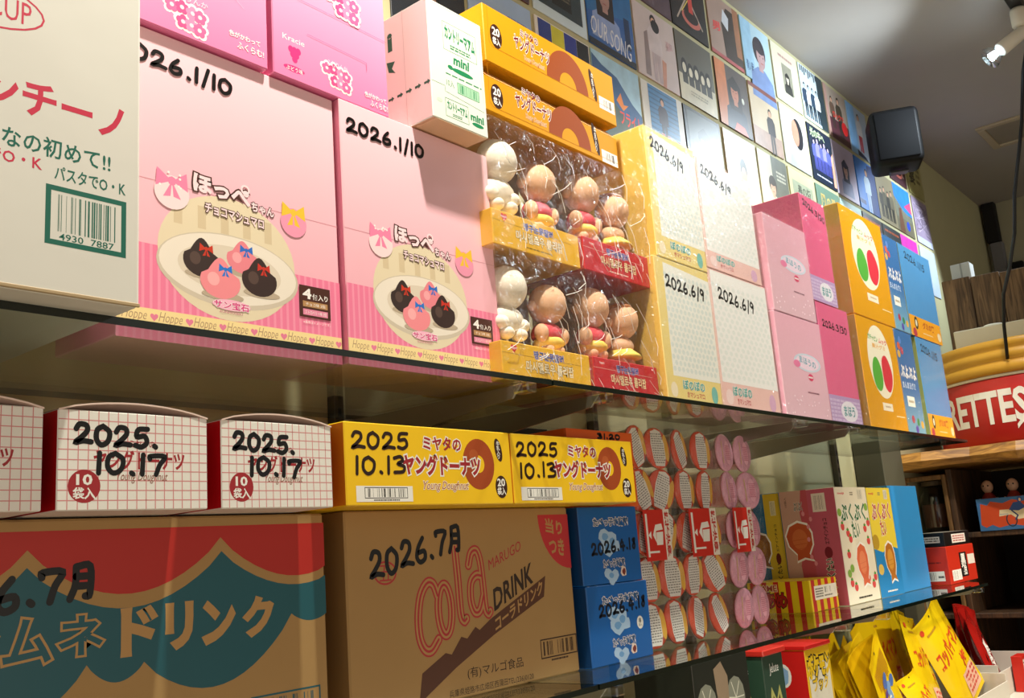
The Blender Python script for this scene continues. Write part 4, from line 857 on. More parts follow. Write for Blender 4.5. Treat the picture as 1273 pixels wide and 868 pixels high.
# blue biscuit boxes
def blob(a, u, v, ru, rv, seed, m, k=9):
    rg = random.Random(seed); a.poly([(u+ru*(1+.22*rg.uniform(-1, 1))*math.cos(2*math.pi*i/k), v+rv*(1+.22*rg.uniform(-1, 1))*math.sin(2*math.pi*i/k)) for i in range(k)], m)
for x0, x1, z0, z1, dv, lab in ((1.170, 1.326, -.0520, .0610, .40, 'bright blue biscuit box with pen date, upper of two beside cola carton'), (1.174, 1.337, ZL+.0005, -.0530, .62, 'bright blue biscuit box with pen date, lower of two beside cola carton')):
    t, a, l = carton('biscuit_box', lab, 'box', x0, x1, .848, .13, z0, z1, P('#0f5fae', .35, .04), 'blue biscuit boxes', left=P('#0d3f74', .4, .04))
    a.text('たべっ子水族館', .235, .74, .835, .86, I('#2a5a8a'), .04, I('#f0e4dc'), .06); a.text('たべっ子水族館', .345, .20, .715, .315, I('#2a5a8a'), .04, I('#f0e4dc'), .06)
    ic = I('#a9c8e8'); id_ = I('#6fa3d8')
    for i, (u, v, r) in enumerate(((.40, .62, .09), (.52, .56, .10), (.44, .48, .11), (.58, .48, .08), (.42, .12, .07), (.52, .09, .07), (.47, .04, .06))): blob(a, u, v, r, r*1.1, i, ic)
    a.up()
    for i, (u, v, r) in enumerate(((.41, .60, .05), (.53, .53, .055), (.45, .47, .05), (.46, .10, .04))): blob(a, u, v, r, r, i+20, id_)
    blob(a, .68, .14, .05, .075, 3, I('#e4d2c4')); a.up(); blob(a, .685, .13, .028, .045, 5, I('#7a2a22'))
    if z0 < -.1: a.ell(.82, .455, .055, .085, I('#e8e6e0'), 18); a.up(); a.text('8', .802, .45, .838, .51, BLACK, .02); a.text('袋入', .792, .405, .848, .44, BLACK, .0)
    a.up(); a.hand('2026.4.18', .17, dv-.02, .97, dv+.04, .14, .0042, P('#0a1226', .3)); a.done('printed_front', t)
# orange open box and black box behind
t = thing('open_box', 'orange open-topped box standing behind the second yellow doughnut box', 'box', (1.255, .92, .062))
b = M(); o = P('#e8641a', .45, .05); oi = P('#c98a5c', .6, .05); x0, x1, y0, y1, z0, z1 = 1.175, 1.355, .860, .97, .0615, .180
b.box(x0, x1, y0, y0+.003, z0, z1, o, .0005, back=oi); b.box(x0, x0+.003, y0+.003, y1, z0, z1, o, .0005, right=oi); b.box(x1-.003, x1, y0+.003, y1, z0, z1, o, .0005, left=oi); b.box(x0, x1, y1, y1+.003, z0, z1, o, .0005, front=oi); b.box(x0+.003, x1-.003, y0+.003, y1, z0, z0+.003, oi, .0005); b.build('carton_body', t)
a = front_art(x0, x1, y0, z0, z1); a.hand('31.20', .45, .90, .82, .90, .06, .0035, INK); a.text('グミ', .95, .40, .99, .60, I('#8a2a12'), .02); a.done('printed_front', t)
t = thing('tall_black_box', 'narrow black carton with a line frame behind the orange open box', 'box', (1.27, 1.035, .062))
b = M(); b.box(1.225, 1.32, 1.005, 1.06, ZL+.0005, .205, P('#16120f', .4), .001); b.build('carton_body', t)
a = front_art(1.225, 1.32, 1.005, ZL, .205); a.frame(.15, .90, .85, .97, .0008, I('#8a8272')); a.done('printed_front', t)

# ------------------------------------------------------------------ shrink-wrapped packs of jelly cups
ORG_ = P('#e4512a', .25, .04, 40, .5); PKC = CLEAR('pink_jelly_plastic', (0.98, 0.62, 0.74, 1), 0.12, 0.06, 0.5, 60)
PKL = P('#f2aec6', .2, .2, 90, .6, bump=.5); LIDW = P('#e9e4da', .3, .03); CUPW = P('#d9b8a0', .35, .05)
def cup_meshes(kind, rot):
    """a jelly cup lying on its side, foil lid towards the shopper; returns (cup, lid) meshes in local coordinates"""
    c = M(); pr = [(.0355, .0), (.0355, .004), (.031, .006), (.0285, .030), (.024, .044), (.018, .047)]
    c.lathe([(r, h) for r, h in pr], (0, 0, 0), CUPW if kind == 'orange' else PKC, 24, 1)
    l = M(); prof = [(.0365, .001), (.0365, -.001), (.034, -.0030), (.002, -.0034)]
    l.lathe(prof, (0, 0, 0), ORG_ if kind == 'orange' else PKL, 28, 1)
    a = Art((-.036, -.0035, -.036), (.072, 0, 0), (0, 0, .072), (0, -1, 0))
    if kind == 'orange':
        def rp(u, v):
            x, y = u-.5, v-.5; q = math.radians(rot); return (.5+x*math.cos(q)-y*math.sin(q), .5+x*math.sin(q)+y*math.cos(q))
        a.poly([rp(.02+.10*math.cos(t_)+.80, .5+.34*math.sin(t_)) for t_ in [i*2*math.pi/14 for i in range(14)]], I('#e8b23a')); a.up()
        a.poly([rp(*p) for p in ((.30, .06), (.66, .05), (.74, .25), (.76, .6), (.68, .90), (.5, .96), (.28, .90), (.22, .6), (.24, .25))], I('#efece6')); a.up()
        rg = random.Random(3+rot)
        for r in range(13):
            u = .27
            while u < .68:
                L = rg.uniform(.03, .09); v = .13+r*.058; a.poly([rp(u, v), rp(min(u+L, .72), v), rp(min(u+L, .72), v+.026), rp(u, v+.026)], I('#85807c')); u += L+.025
    else:
        a.rect(.3, .2, .34, .8, I('#d8b87a')); a.ell(.62, .5, .16, .32, I('#f3b4c8'), 16); a.up(); a.lines(.5, .3, .76, .7, 8, I('#d0708c'), 6)
    k = len(l.v); l.v += a.M.v; l.f += [[k+q for q in f] for f in a.M.f]; l.m += [l.mi(a.M.mats[i]) for i in a.M.m]
    return c, l
PROTO = {}
def cup(kind, rot, parent, loc, turn):
    key = (kind, rot); off = Vector(loc)-ORG[parent.name]
    if key not in PROTO:
        c, l = cup_meshes(kind, rot); ORG_save = ORG[parent.name]; ORG[parent.name] = Vector((0, 0, 0))
        co = c.build('jelly_cup', parent, True); lo = l.build('foil_lid', co, True); ORG[parent.name] = ORG_save; PROTO[key] = (co, lo)
    else:
        c0, l0 = PROTO[key]; co = c0.copy(); C.objects.link(co); co.parent = parent; lo = l0.copy(); C.objects.link(lo); lo.parent = co
    co.location = off; co.rotation_euler = (turn[0], 0, turn[1])
def jelly_pack(label, kind, xs, lx0, lx1, seed):
    x0, x1 = xs[0]-.038, xs[1]+.038; yl = .880; z0 = ZL+.001; z1 = z0+.366
    t = thing('jelly_cup_pack', label, 'jelly pack', ((x0+x1)/2, yl+.03, z0), 'shrink-wrapped packs of jelly cups'); rg = random.Random(seed)
    for r in range(5):
        for x in xs: cup(kind, rg.choice((-18, 0, 24, 0)), t, (x+rg.uniform(-.002, .002), yl+rg.uniform(0, .004), z0+.037+.0728*r), (rg.uniform(-.12, .08), rg.uniform(-.18, .18)))
    b = M(); amp = .002; nx, nz = 9, 22; vs = []
    for k in range(nz+1):
        for i in range(nx+1):
            e = rg.uniform(-amp, amp); f = abs(math.sin(math.pi*k*5/nz)); vs.append((x0+(x1-x0)*i/nx, yl-.009+e-.0*f, z0+(z1-z0)*k/nz))
    b.add(vs, [[k*(nx+1)+i, k*(nx+1)+i+1, (k+1)*(nx+1)+i+1, (k+1)*(nx+1)+i] for k in range(nz) for i in range(nx)], FILM)
    b.add([(x0, yl-.009, z0), (x0, yl+.055, z0), (x0, yl+.055, z1), (x0, yl-.009, z1)], [[0, 1, 2, 3]], FILM); b.build('clear_film', t)
    zl0, zl1 = z0+.139, z0+.222; s = M(); s.box(lx0, lx1, yl-.0135, yl-.0125, zl0, zl1, P('#d42a1e', .35, .03), .0002); lb = s.build('handling_label', t)
    a = front_art(lx0, lx1, yl-.0135, zl0, zl1); a.rect(.76, 0, 1, 1, I('#efe6da')); a.up(); a.text('落\n下\n注\n意', .80, .05, .97, .95, I('#c2281e'), .04, line=.9)
    a.poly([(.30, .50), (.42, .70), (.42, .34)], WHITE); a.poly([(.30, .50), (.42, .70), (.66, .72), (.70, .60), (.44, .58)], WHITE); a.poly([(.44, .55), (.70, .56), (.66, .30), (.42, .30)], WHITE)
    a.rect(.06, .08, .13, .92, WHITE); a.poly([(.13, .5), (.24, .58), (.24, .42)], WHITE); a.rect(.13, .15, .5, .19, WHITE); a.done('printed_label', t)
jelly_pack('pack of orange-lidded jelly cups partly behind yellow doughnut box', 'orange', (1.397, 1.468), 1.376, 1.457, 1)
jelly_pack('pack of orange-lidded jelly cups in the middle, red label fully in view', 'orange', (1.543, 1.617), 1.525, 1.622, 2)
jelly_pack('pack of pink jelly cups at the right with narrow red label', 'pink', (1.716, 1.789), 1.690, 1.765, 3)

# ------------------------------------------------------------------ fish-shaped snack boxes, striped sweets box, red box
def fish(a, u, v, s, m, m2):
    """taiyaki-shaped wafer, head up"""
    pts = [(0, .5), (.25, .42), (.36, .2), (.36, -.1), (.24, -.34), (.34, -.5), (.1, -.44), (-.12, -.52), (-.10, -.34), (-.30, -.12), (-.36, .15), (-.24, .40)]
    a.poly([(u+x*s*1.12/a.w, v+y*s*1.12/a.h) for x, y in pts], WHITE); a.up(); a.poly([(u+x*s/a.w, v+y*s/a.h) for x, y in pts], I(m)); a.up()
    a.ell(u+.02*s/a.w, v+.05*s/a.h, .22*s/a.w, .28*s/a.h, I(m2), 16); a.up()
    for k in range(3): a.stroke([(u-.2*s/a.w, v+(.02-.12*k)*s/a.h), (u+.2*s/a.w, v+(.06-.12*k)*s/a.h)], .0012, I(m))
def snack(x0, x1, yf, dp, z1, m, label, kind, side):
    t, a, l = carton('fish_snack_box', label, 'box', x0, x1, yf, dp, ZL+.0005, z1, m, 'fish-shaped wafer snack boxes', left=side)
    if kind in 'wy':
        tc = I('#1f6a3a') if kind == 'w' else I('#b8321e'); a.l = 2
        if kind == 'y': a.poly([(0, 0), (1, 0), (1, .42), (.6, .46), (.35, .40), (0, .44)], I('#1f86cc')); a.up()
        a.text('ぷくぷく', .10, .70, .88, .86, tc, .03, WHITE, .04); a.text('たい', .38, .55, .62, .70, tc, .03, WHITE, .04); a.text('meiji', .08, .93, .28, .955, I('#d8324a'), .02)
        a.lines(.46, .925, .56, .96, 2, I('#8a8272'), 3); a.rect(.70, .89, .86, .98, I('#d8d4c4')); a.up(); a.bars(.72, .90, .84, .97, I('#5a5244'), 12, 2)
        rg = random.Random(5)
        if kind == 'w':
            for u, v in ((.10, .66), (.24, .60), (.80, .63), (.93, .68), (.18, .42), (.30, .55), (.86, .52), (.16, .18), (.27, .14), (.84, .14), (.92, .20), (.70, .20)):
                drop(a, u, v, .055, .035, I('#d84a4a')); a.up(); a.ell(u, v+.03, .035, .012, I('#4a9a3a'), 8)
            for u, v in ((.06, .78), (.92, .82), (.22, .30), (.12, .26)): a.ell(u, v, .06, .035, I('#86b04a'), 10)
            fish(a, .57, .32, .095, '#dc6a44', '#ea8a62')
        else:
            a.ell(.10, .50, .14, .07, I('#b8952a'), 14); a.up(); fish(a, .60, .31, .092, '#b8701e', '#d89a3a'); a.ell(.16, .25, .11, .05, I('#e0c060'), 12)
        a.lines(.30, .035, .72, .06, 1, I('#3a3428') if kind == 'w' else WHITE, 7)
        a.done('printed_front', t)
    return t, l
CRF = P('#ece5d2', .4, .03)
t, l = snack(2.197, 2.392, .868, .135, .0975, CRF, 'cream snack box with strawberries and a pink fish wafer', 'w', P('#c25a6e', .4, .03))
l.rect(0, 0, .50, 1, I('#c9a08e')); l.up(); l.poly([(.30, .0), (.25, .35), (.38, .6), (.34, .8), (.40, 1), (.5, 1), (.5, 0)], I('#c0525c')); l.up(); fish(l, .27, .56, .085, '#c0562c', '#d0703c'); l.text('ぷくぷく', .24, .82, .40, .90, I('#2a4a3a'), .03, WHITE, .04); l.text('10個入', .08, .86, .12, .95, I('#4a3a30'), .0, ang=90)
l.rect(.58, .80, .82, .96, I('#e4d8c8')); l.up(); l.bars(.62, .82, .78, .94, BLACK, 18, 3); l.text('ぷくぷくたい', .68, .06, .83, .40, I('#1d4a30'), .03, I('#e8e0d0'), .05, ang=90); l.ell(.76, .45, .07, .05, I('#7a1c2c'), 14); l.text('エアインチョコ', .72, .52, .80, .74, I('#3a2420'), .02, ang=90)
for k in range(8): l.ell(random.uniform(.36, .52), random.uniform(.1, .9), .03, .022, I('#e0909a'), 7)
l.done('printed_side', t)
t, l = snack(2.396, 2.560, .868, .135, .0965, P('#ecd444', .4, .03), 'yellow and blue snack box with a brown fish wafer', 'y', P('#1f7fc0', .4, .03))
t, l = snack(2.564, 2.79, .873, .15, .103, P('#2f8fd8', .4, .03), 'plain bright blue snack box at the end of the fish wafer row', 'b', P('#2a7cc0', .4, .03))
t, l = snack(2.205, 2.40, 1.007, .07, .098, P('#2a80b8', .4, .03), 'snack box with blue and yellow side behind the strawberry box', 'b', P('#d8bc34', .4, .03))
l.rect(0, 0, .40, 1, I('#1f6c98')); l.up(); fish(l, .05, .5, .08, '#8a5a26', '#a8742e'); l.rect(.62, .80, .82, .93, I('#e4dcb0')); l.up(); l.bars(.65, .81, .79, .92, BLACK, 14, 2); l.text('ぷくぷくたい', .62, .08, .80, .38, I('#2a2418'), .03, ang=90); l.ell(.72, .42, .09, .05, I('#6a2018'), 12); l.text('エアインチョコ', .68, .48, .77, .72, I('#3a3020'), .02, ang=90)
l.done('printed_side', t)
YS_ = P('#e8c818', .35, .03); t, a, l = carton('striped_sweets_box', 'red and yellow striped sweets box before the strawberry snack box', 'box', 2.035, 2.180, .886, .145, ZL+.0005, -.100, YS_, None, .001, 'carton_body', top=P('#d8b820', .35))
RS_ = I('#c4231c')
for k in range(4): a.rect(.05+k*.25, 0, .05+k*.25+.125, 1, RS_)
a.up(); a.rect(.14, .36, .98, .80, I('#efeae0')); a.up(); a.bars(.50, .55, .78, .74, BLACK, 20, 4); a.lines(.18, .42, .46, .74, 4, I('#6a6458'), 3); a.lines(.5, .42, .8, .5, 1, I('#6a6458'), 5); a.bars(.84, .45, .95, .7, BLACK, 8, 5); a.done('printed_front', t)
for k in range(5): l.rect(.05+k*.19, 0, .05+k*.19+.08, 1, RS_)
l.up(); l.text('OAME', .12, .70, .48, .90, I('#b8241c'), .02, I('#f0e0b0'), .07); l.text('こあめ', .10, .16, .62, .66, I('#a81c18'), .045, I('#2a140c'), .05); l.done('printed_side', t)
RB = P('#c8301c', .35, .04); t, a, l = carton('red_carton', 'red carton with barcode labels at the right end of the lower shelf', 'box', 2.83, 3.09, .832, .095, ZL+.0005, -.0655, RB, None, .001)
a.rect(.10, .08, .42, .36, WHITE); a.up(); a.bars(.12, .10, .38, .33, BLACK, 16, 3); a.rect(.42, .14, .68, .80, I('#1a1412')); a.up(); a.text('黒\n飴', .46, .18, .64, .76, WHITE, .03, line=.9); a.rect(.72, .45, .98, .72, I('#e8e2d6')); a.done('printed_front', t)
l.rect(.22, .10, .86, .36, WHITE); l.up(); l.bars(.26, .13, .62, .33, BLACK, 24, 3); l.lines(.68, .16, .84, .26, 1, BLACK, 2); l.lines(.2, .55, .8, .62, 1, I('#7a1a10'), 2); l.done('printed_side', t)
t, a, l = carton('black_carton', 'low black carton with white print strips, on top of the red carton', 'box', 2.84, 3.08, .835, .088, -.0650, -.027, P('#15110e', .35, .04), None, .001, 'carton_body', top=P('#8a8478', .4))
a.rect(.28, .18, .82, .82, I('#e8e0d8')); a.up(); a.lines(.32, .25, .78, .75, 3, I('#b05050'), 2); a.done('printed_front', t)
l.rect(.10, .28, .86, .72, I('#e8e4da')); l.up(); l.lines(.14, .34, .82, .66, 2, I('#6a6458'), 2); l.done('printed_side', t)
# ------------------------------------------------------------------ bottom board: picture-book boxes, yellow snack bags, dark bags
t, a, l = carton('picture_book_box', 'tall red and yellow picture-book sweets box with lidded top on the bottom board', 'box', 1.775, 1.888, .800, .125, ZB+.0005, -.212, P('#f0c21e', .35, .03), None, .001, 'carton_body', left=P('#cf1f1c', .35, .03), top=P('#d8322c', .35))
a.rect(.06, .30, .92, .92, I('#efe8d4')); a.up(); a.text('ポケモン', .04, .81, .98, .96, I('#f2c81e'), .08, I('#16130f'), .08); a.text('ブック', .18, .73, .80, .82, I('#f2c81e'), .04, I('#16130f'), .06)
a.poly([(.50, .30), (.62, .62), (.80, .60), (.92, .42), (.94, .0), (.45, .0)], I('#f0c21e')); a.ell(.35, .50, .15, .06, I('#4a4440'), 14); a.done('printed_front', t)
for i, (u, v, c) in enumerate(((.18, .78, '#e8a46a'), (.62, .84, '#8fb4dc'), (.34, .60, '#8fc49a'), (.16, .34, '#4a3a8a'), (.45, .38, '#3a9a6a'))):
    l.ell(u, v, .13, .075, WHITE, 16); l.up(); blob(l, u, v, .10, .055, i, I(c)); l.up()
for u, v in ((.52, .62), (.66, .47), (.12, .20)): l.poly([(u, v+.05), (u+.03, v+.01), (u+.09, v), (u+.03, v-.01), (u, v-.05), (u-.03, v-.01), (u-.09, v), (u-.03, v+.01)], I('#f2b83a'))
l.text('おやつがいっぱい', .58, .05, .74, .52, I('#5ac84a'), .03, WHITE, .05, ang=90); l.text('シールつき', .84, .1, .93, .45, WHITE, .02, ang=90); l.done('printed_side', t)
b = M(); b.box(1.772, 1.891, .797, .928, -.2115, -.204, P('#cf1f1c', .35, .03), .001); b.build('lid', t)
t, a, l = carton('jelly_tub', 'dark green and lime sweets carton with red lid beside the picture-book box', 'box', 1.625, 1.705, .812, .115, ZB+.0005, -.205, P('#2f4a3c', .4, .05), None, .001, 'carton_body', left=P('#33503f', .4, .05))
for f in (a, l):
    f.text('Jelute', .3, .88, .75, .95, WHITE, .0); f.blob = None; f.poly([(.2, .74), (.3, .82), (.5, .74), (.7, .82), (.8, .72), (.72, .52), (.5, .44), (.28, .52)], I('#b9b86a')); f.up(); f.poly([(.28, .72), (.35, .77), (.5, .70), (.65, .77), (.72, .70), (.64, .55), (.5, .49), (.36, .55)], I('#3a281a'))
    f.rect(.2, .33, .9, .40, BLACK); f.up(); f.lines(.26, .345, .84, .385, 1, I('#d8d4a0'), 3); f.rect(.05, 0, .85, .28, I('#b4b43a')); f.done('printed_face', t)
b = M(); b.box(1.620, 1.710, .806, .932, -.2045, -.194, P('#d8342a', .3), .002); b.build('lid', t)
t, a, l = carton('sticker_carton', 'dark carton of sticker sheets with white rosettes at the lower shelf edge', 'box', 1.39, 1.575, .815, .11, ZB+.0005, -.188, P('#23261f', .4, .08), None, .001)
for k, u in enumerate((.20, .72)):
    a.ell(u, .78, .17, .11, I('#8d8f80'), 12); a.up()
    for q in range(6): a.stroke([(u, .78), (u+.15*math.cos(q), .78+.09*math.sin(q))], .002, I('#e4e2d0'))
    a.ell(u, .60, .19, .045, I('#e2d6c4'), 14); a.up(); a.text('40円', u-.1, .58, u+.1, .62, I('#c8542a'), .03)
a.poly([(.36, .95), (.5, .98), (.6, .9), (.58, .62), (.42, .62)], I('#a08a72')); a.up(); a.poly([(.40, .0), (.44, .60), (.56, .60), (.66, .0)], I('#b08a2e'))
for k in range(12): blob(a, random.uniform(.06, .36), random.uniform(.1, .5), .05, .04, k, I(['#c8d8c0', '#3f8a6a', '#5a8ab0'][k % 3]))
for k in range(12): blob(a, random.uniform(.68, .95), random.uniform(.05, .5), .05, .035, k+30, I(['#d8d4c8', '#5a4a3a', '#8a4a3a'][k % 3]))
a.done('printed_front', t)
BAGY = P('#eec812', .22, .04, 40, .5); BAGD = P('#d8ae0c', .25, .05, 40, .5); BAGR = P('#a81c16', .22, .06, 40, .5)
def bag(name, label, loc, W, Hh, T, rot, mat, art=None, group=None, cat='snack bag', nx=8, ny=10, seed=0, hole=True):
    """pillow bag standing on its bottom seam; local x across, z up, face towards -y"""
    t = thing(name, label, cat, loc, group, rot); rg = random.Random(seed)
    def prof(u, v):
        v2 = min(max((v-.07)/.84, 0), 1); return T*.5*(max(0, math.sin(math.pi*u))**.45)*(max(0, math.sin(math.pi*v2))**.5)
    ph = rg.uniform(0, 6); bend = rg.uniform(.03, .10)*Hh
    def pos(u, v, d):
        x = -W/2+W*u; x *= 1-.035*math.sin(math.pi*v)+.01*math.sin(5*v+ph)
        return (x, d-bend*v*v+.006*math.sin(3.1*u+ph)*v, Hh*v+.010*math.sin(2.6*u+ph)*v)
    rough = [[1+rg.uniform(-.28, .28) for _ in range(nx+1)] for _ in range(ny+1)]
    b = M()
    for sg in (-1, 1):
        vs = [pos(i/nx, k/ny, sg*(.0006+prof(i/nx, k/ny)*rough[k][i])) for k in range(ny+1) for i in range(nx+1)]
        fs = [[k*(nx+1)+i, k*(nx+1)+i+1, (k+1)*(nx+1)+i+1, (k+1)*(nx+1)+i] for k in range(ny) for i in range(nx)]
        b.add(vs, fs if sg < 0 else [f[::-1] for f in fs], mat)
    b.build('bag_body', t, True); s = M()
    for k in range(5):
        for q in range(nx): s.add([pos((q+p)/nx, .935+.012*k+e, -.0016) for p, e in ((0, 0), (1, 0), (1, .005), (0, .005))], [[0, 1, 2, 3]], mat)
    s.build('crimped_seal', t)
    if art:
        def lift(u, v):
            x = min(max(u, 0), 1)*nx; y = min(max(v, 0), 1)*ny; i_, k_ = min(int(x), nx-1), min(int(y), ny-1); fx, fy = x-i_, y-k_
            g = lambda i, k: prof(i/nx, k/ny)*rough[k][i]
            return g(i_, k_)*(1-fx)*(1-fy)+g(i_+1, k_)*fx*(1-fy)+g(i_, k_+1)*(1-fx)*fy+g(i_+1, k_+1)*fx*fy
        a = Art((-W/2, 0, 0), (W, 0, 0), (0, 0, Hh), (0, -1, 0)); a.pt = lambda u, v: Vector(pos(u, v, -(.0016+.00004*a.l+.000003*(a.k % 7)+lift(u, v)))); art(a)
        if hole: a.ell(.5, .955, .035*.2/W*.5, .012, BLACK, 10)
        a.done('printed_front', t)
    return t
def sub(a, pts, m, k=6):
    """draw a long shape in small cells so that it follows the pillow"""
    (u0, v0), (u1, v1) = pts
    for i in range(k):
        for j in range(k): a.rect(u0+(u1-u0)*i/k, v0+(v1-v0)*j/k, u0+(u1-u0)*(i+1)/k, v0+(v1-v0)*(j+1)/k, m)
def plum(a):
    a.text('コッパイマン', .10, .50, .92, .70, I('#d2431c'), .03, sk=.12); a.text('梅', .62, .30, .84, .46, I('#d2431c'), .03); a.ell(.14, .90, .05, .03, I('#d2431c'), 10)
    a.lines(.2, .82, .5, .86, 1, I('#b8881a'), 2); sub(a, ((.45, .05), (.92, .30)), I('#e8b7a0')); a.up(); a.lines(.5, .08, .88, .28, 4, I('#c84a3a'), 5)
def plumstrip(a):
    rg = random.Random(2)
    for k in range(16): u = .12+.05*k; a.stroke([(u, .88), (u+.01, .82), (u+.02, .70+rg.uniform(-.04, .02))], .0022, I('#a8581c'))
    a.up()
    for k in range(9): blob(a, .5+rg.uniform(-.3, .3), .60+rg.uniform(-.10, .12), .13, .045, k, I(['#4a6ab0', '#7a9ac8', '#b04a8a', '#e8e0c8'][k % 4]))
    a.up(); blob(a, .30, .64, .10, .03, 44, I('#5a3a8a'))
    for k in range(5): a.stroke([(.35, .50-.06*k), (.72, .42-.06*k)], .006, I(['#efe6d4', '#c8402a'][k % 2]))
    a.text('うめ', .30, .10, .70, .22, I('#c8402a'), .03)
def dark_art(a):
    a.poly([(.15, .20), (.85, .20), (.85, .62), (.15, .62)], BLACK); a.up(); a.text('黒\n飴', .25, .24, .75, .60, WHITE, .05, line=.9)
R = math.radians
# long yellow bags standing one behind the other
ORD = 'first second third fourth fifth sixth seventh eighth ninth tenth eleventh twelfth thirteenth fourteenth fifteenth'.split()
for k in range(15):
    f = k == 0
    bag('long_snack_bag', ('front long yellow snack bag with colourful burst print' if f else 'long yellow snack bag in the upright row, %s behind the burst-print bag' % ORD[k-1]),
        (2.275+.002*k+random.uniform(-.004, .004), .800+.0155*k, ZB+.012), .135,   .247+.006*math.sin(k*1.3), .012, (R(-14+random.uniform(-2, 2)), R(-22+random.uniform(-1.5, 1.5)), R(random.uniform(-3, 3))), BAGY if k % 2 == 0 else BAGD, plumstrip if f else None, 'long yellow snack bags in the tray', seed=k, nx=6, ny=8)
TR = P('#cfc9bd', .6, .04, 20)
def tray(name, label, x0, x1, y0, y1, z1, hh2, group):
    t = thing(name, label, 'tray', ((x0+x1)/2, (y0+y1)/2, ZB), group); z0 = ZB+.0005; th = .003; b = M()
    b.box(x0, x1, y0, y1, z0, z0+th, TR, .0005); b.build('base', t)
    for nm, bx in (('front_wall', (x0, x1, y0, y0+th, z0+th, z1)), ('back_wall', (x0, x1, y1-th, y1, z0+th, z1+hh2)), ('side_wall', (x0, x0+th, y0+th, y1-th, z0+th, z1+hh2*.5)), ('side_wall', (x1-th, x1, y0+th, y1-th, z0+th, z1+hh2*.5))):
        b = M(); b.box(*bx, TR, .0006); b.build(nm, t)
    return t
tray('card_tray', 'white card tray holding the long yellow snack bags', 2.14, 2.42, .775, 1.08, -.43, .03, 'white card trays on the bottom board')
tray('card_tray', 'white card tray under the two big plum bags', 2.43, 2.955, .765, .99, -.43, .04, 'white card trays on the bottom board')
for (x, y, z, W, Hh, rot, lab, art) in (
    (2.63, .845, ZB+.02, .20, .262, (R(-20), R(12), R(4)), 'big yellow plum snack bag, left one in the front tray', plum),
    (2.87, .830, ZB+.03, .20, .275, (R(-16), R(-24), R(-4)), 'big yellow plum snack bag with raised corner, right one in the front tray', plum),
    (2.50, .800, ZB+.02, .14, .150, (R(-34), R(-10), R(8)), 'small glossy yellow sachet lying at the front of the tray', plum),
    (2.60, .930, ZB+.02, .19, .275, (R(-12), R(-6), R(0)), 'yellow plum snack bag standing behind the left big one', plum),
    (2.76, .935, ZB+.02, .19, .272, (R(-14), R(10), R(5)), 'yellow plum snack bag standing behind the right big one', None),
    (2.48, .900, ZB+.02, .13, .278, (R(-10), R(-16), R(-8)), 'yellow plum snack bag with pointed corner beside the long bags', None)):
    bag('plum_snack_bag', lab, (x, y, z), W, Hh, .026, rot, BAGY, art, 'yellow plum snack bags', seed=int(x*100))
tray('card_tray', 'white card tray with the dark red sweets bags', 3.10, 3.44, .82, 1.04, -.43, .04, 'white card trays on the bottom board')
for (x, y, rot, lab) in ((3.25, .86, (R(-22), R(-8), R(6)), 'dark red sweets bag with black label, nearest the yellow bags'), (3.32, .91, (R(-16), R(6), R(0)), 'dark red sweets bag with black label, middle of three'), (3.37, .955, (R(-14), R(10), R(-4)), 'dark red sweets bag with black label, farthest right of three')):
    bag('dark_sweets_bag', lab, (x, y, ZB+.02), .14, .215, .03, rot, BAGR, dark_art, 'dark red sweets bags', seed=int(x*90))
t, a, l = carton('small_red_box', 'small red and white sweets box beside the dark red bags', 'box', 3.22, 3.30, .785, .03, ZB+.0005, -.40, P('#c8281c', .35, .04), None, .001)
a.rect(.1, .55, .9, .9, I('#e8e0d4')); a.up(); a.lines(.15, .6, .85, .85, 3, I('#5a3a30'), 2); a.done('printed_front', t)

# ------------------------------------------------------------------ right end: wooden cabinet, drum, planks, toys
WD = WOOD('dark_cabinet_wood', '#2a1c10', '#5b3d22', 5, 2); PL = WOOD('yellow_plank_wood', '#7a4f1e', '#c98f3e', 4, 1, .5); PLK = WOOD('rough_crate_wood', '#4f3a28', '#8d6d4b', 5, 2, .75)
XC = 3.30
t = thing('wooden_cabinet', 'dark wooden open-front cabinet with compartments under the cigarette drum', 'cabinet', (3.6, .65, -1.38))
def piece(nm, *bx, m=WD, bv=.002):
    b = M(); b.box(*bx, m, bv); return b.build(nm, t)
piece('back_panel', XC+.50, XC+.52, .05, 1.10, -1.38, .165, m=P('#1d140d', .8, .1))
for y in (.05, .40, .92, 1.085): piece('upright_divider', XC+.01, XC+.50, y, y+.018, -1.38, .165)
for z in (-1.2, -.62, -.30, -.0535): piece('cabinet_shelf', XC+.02, XC+.50, .068, 1.085, z, z+.016)
for y0, y1 in ((.938, .95), (1.06, 1.073)): piece('frame_stile', XC, XC+.012, y0, y1, -.34, .150, m=WOOD('stile_wood', '#5c4020', '#8a6434', 5, 2))
piece('frame_rail', XC, XC+.012, .95, 1.06, .135, .150, m=WOOD('stile_wood', '#5c4020', '#8a6434', 5, 2))
b = M(); pts = []; n = 16
for i in range(n+1):
    y = .0+1.12*i/n; e = .012*math.sin(i*1.7)+.008*math.sin(i*.6); pts.append((y, XC-.06+e))
vs = [(x, y, .170+.006*math.sin(y*9)) for y, x in pts]+[(x-.012, y, .195) for y, x in pts]+[(x+.006, y, .224) for y, x in pts]+[(XC+.68, y, .224) for y, x in pts]+[(XC+.68, y, .170) for y, x in pts]; k = n+1
b.add(vs, [[r*k+i, ((r+1) % 5)*k+i, ((r+1) % 5)*k+i+1, r*k+i+1] for r in range(5) for i in range(n)]+[[r*k for r in range(5)], [r*k+n for r in range(5)][::-1]], PL); b.build('slab_top', t)
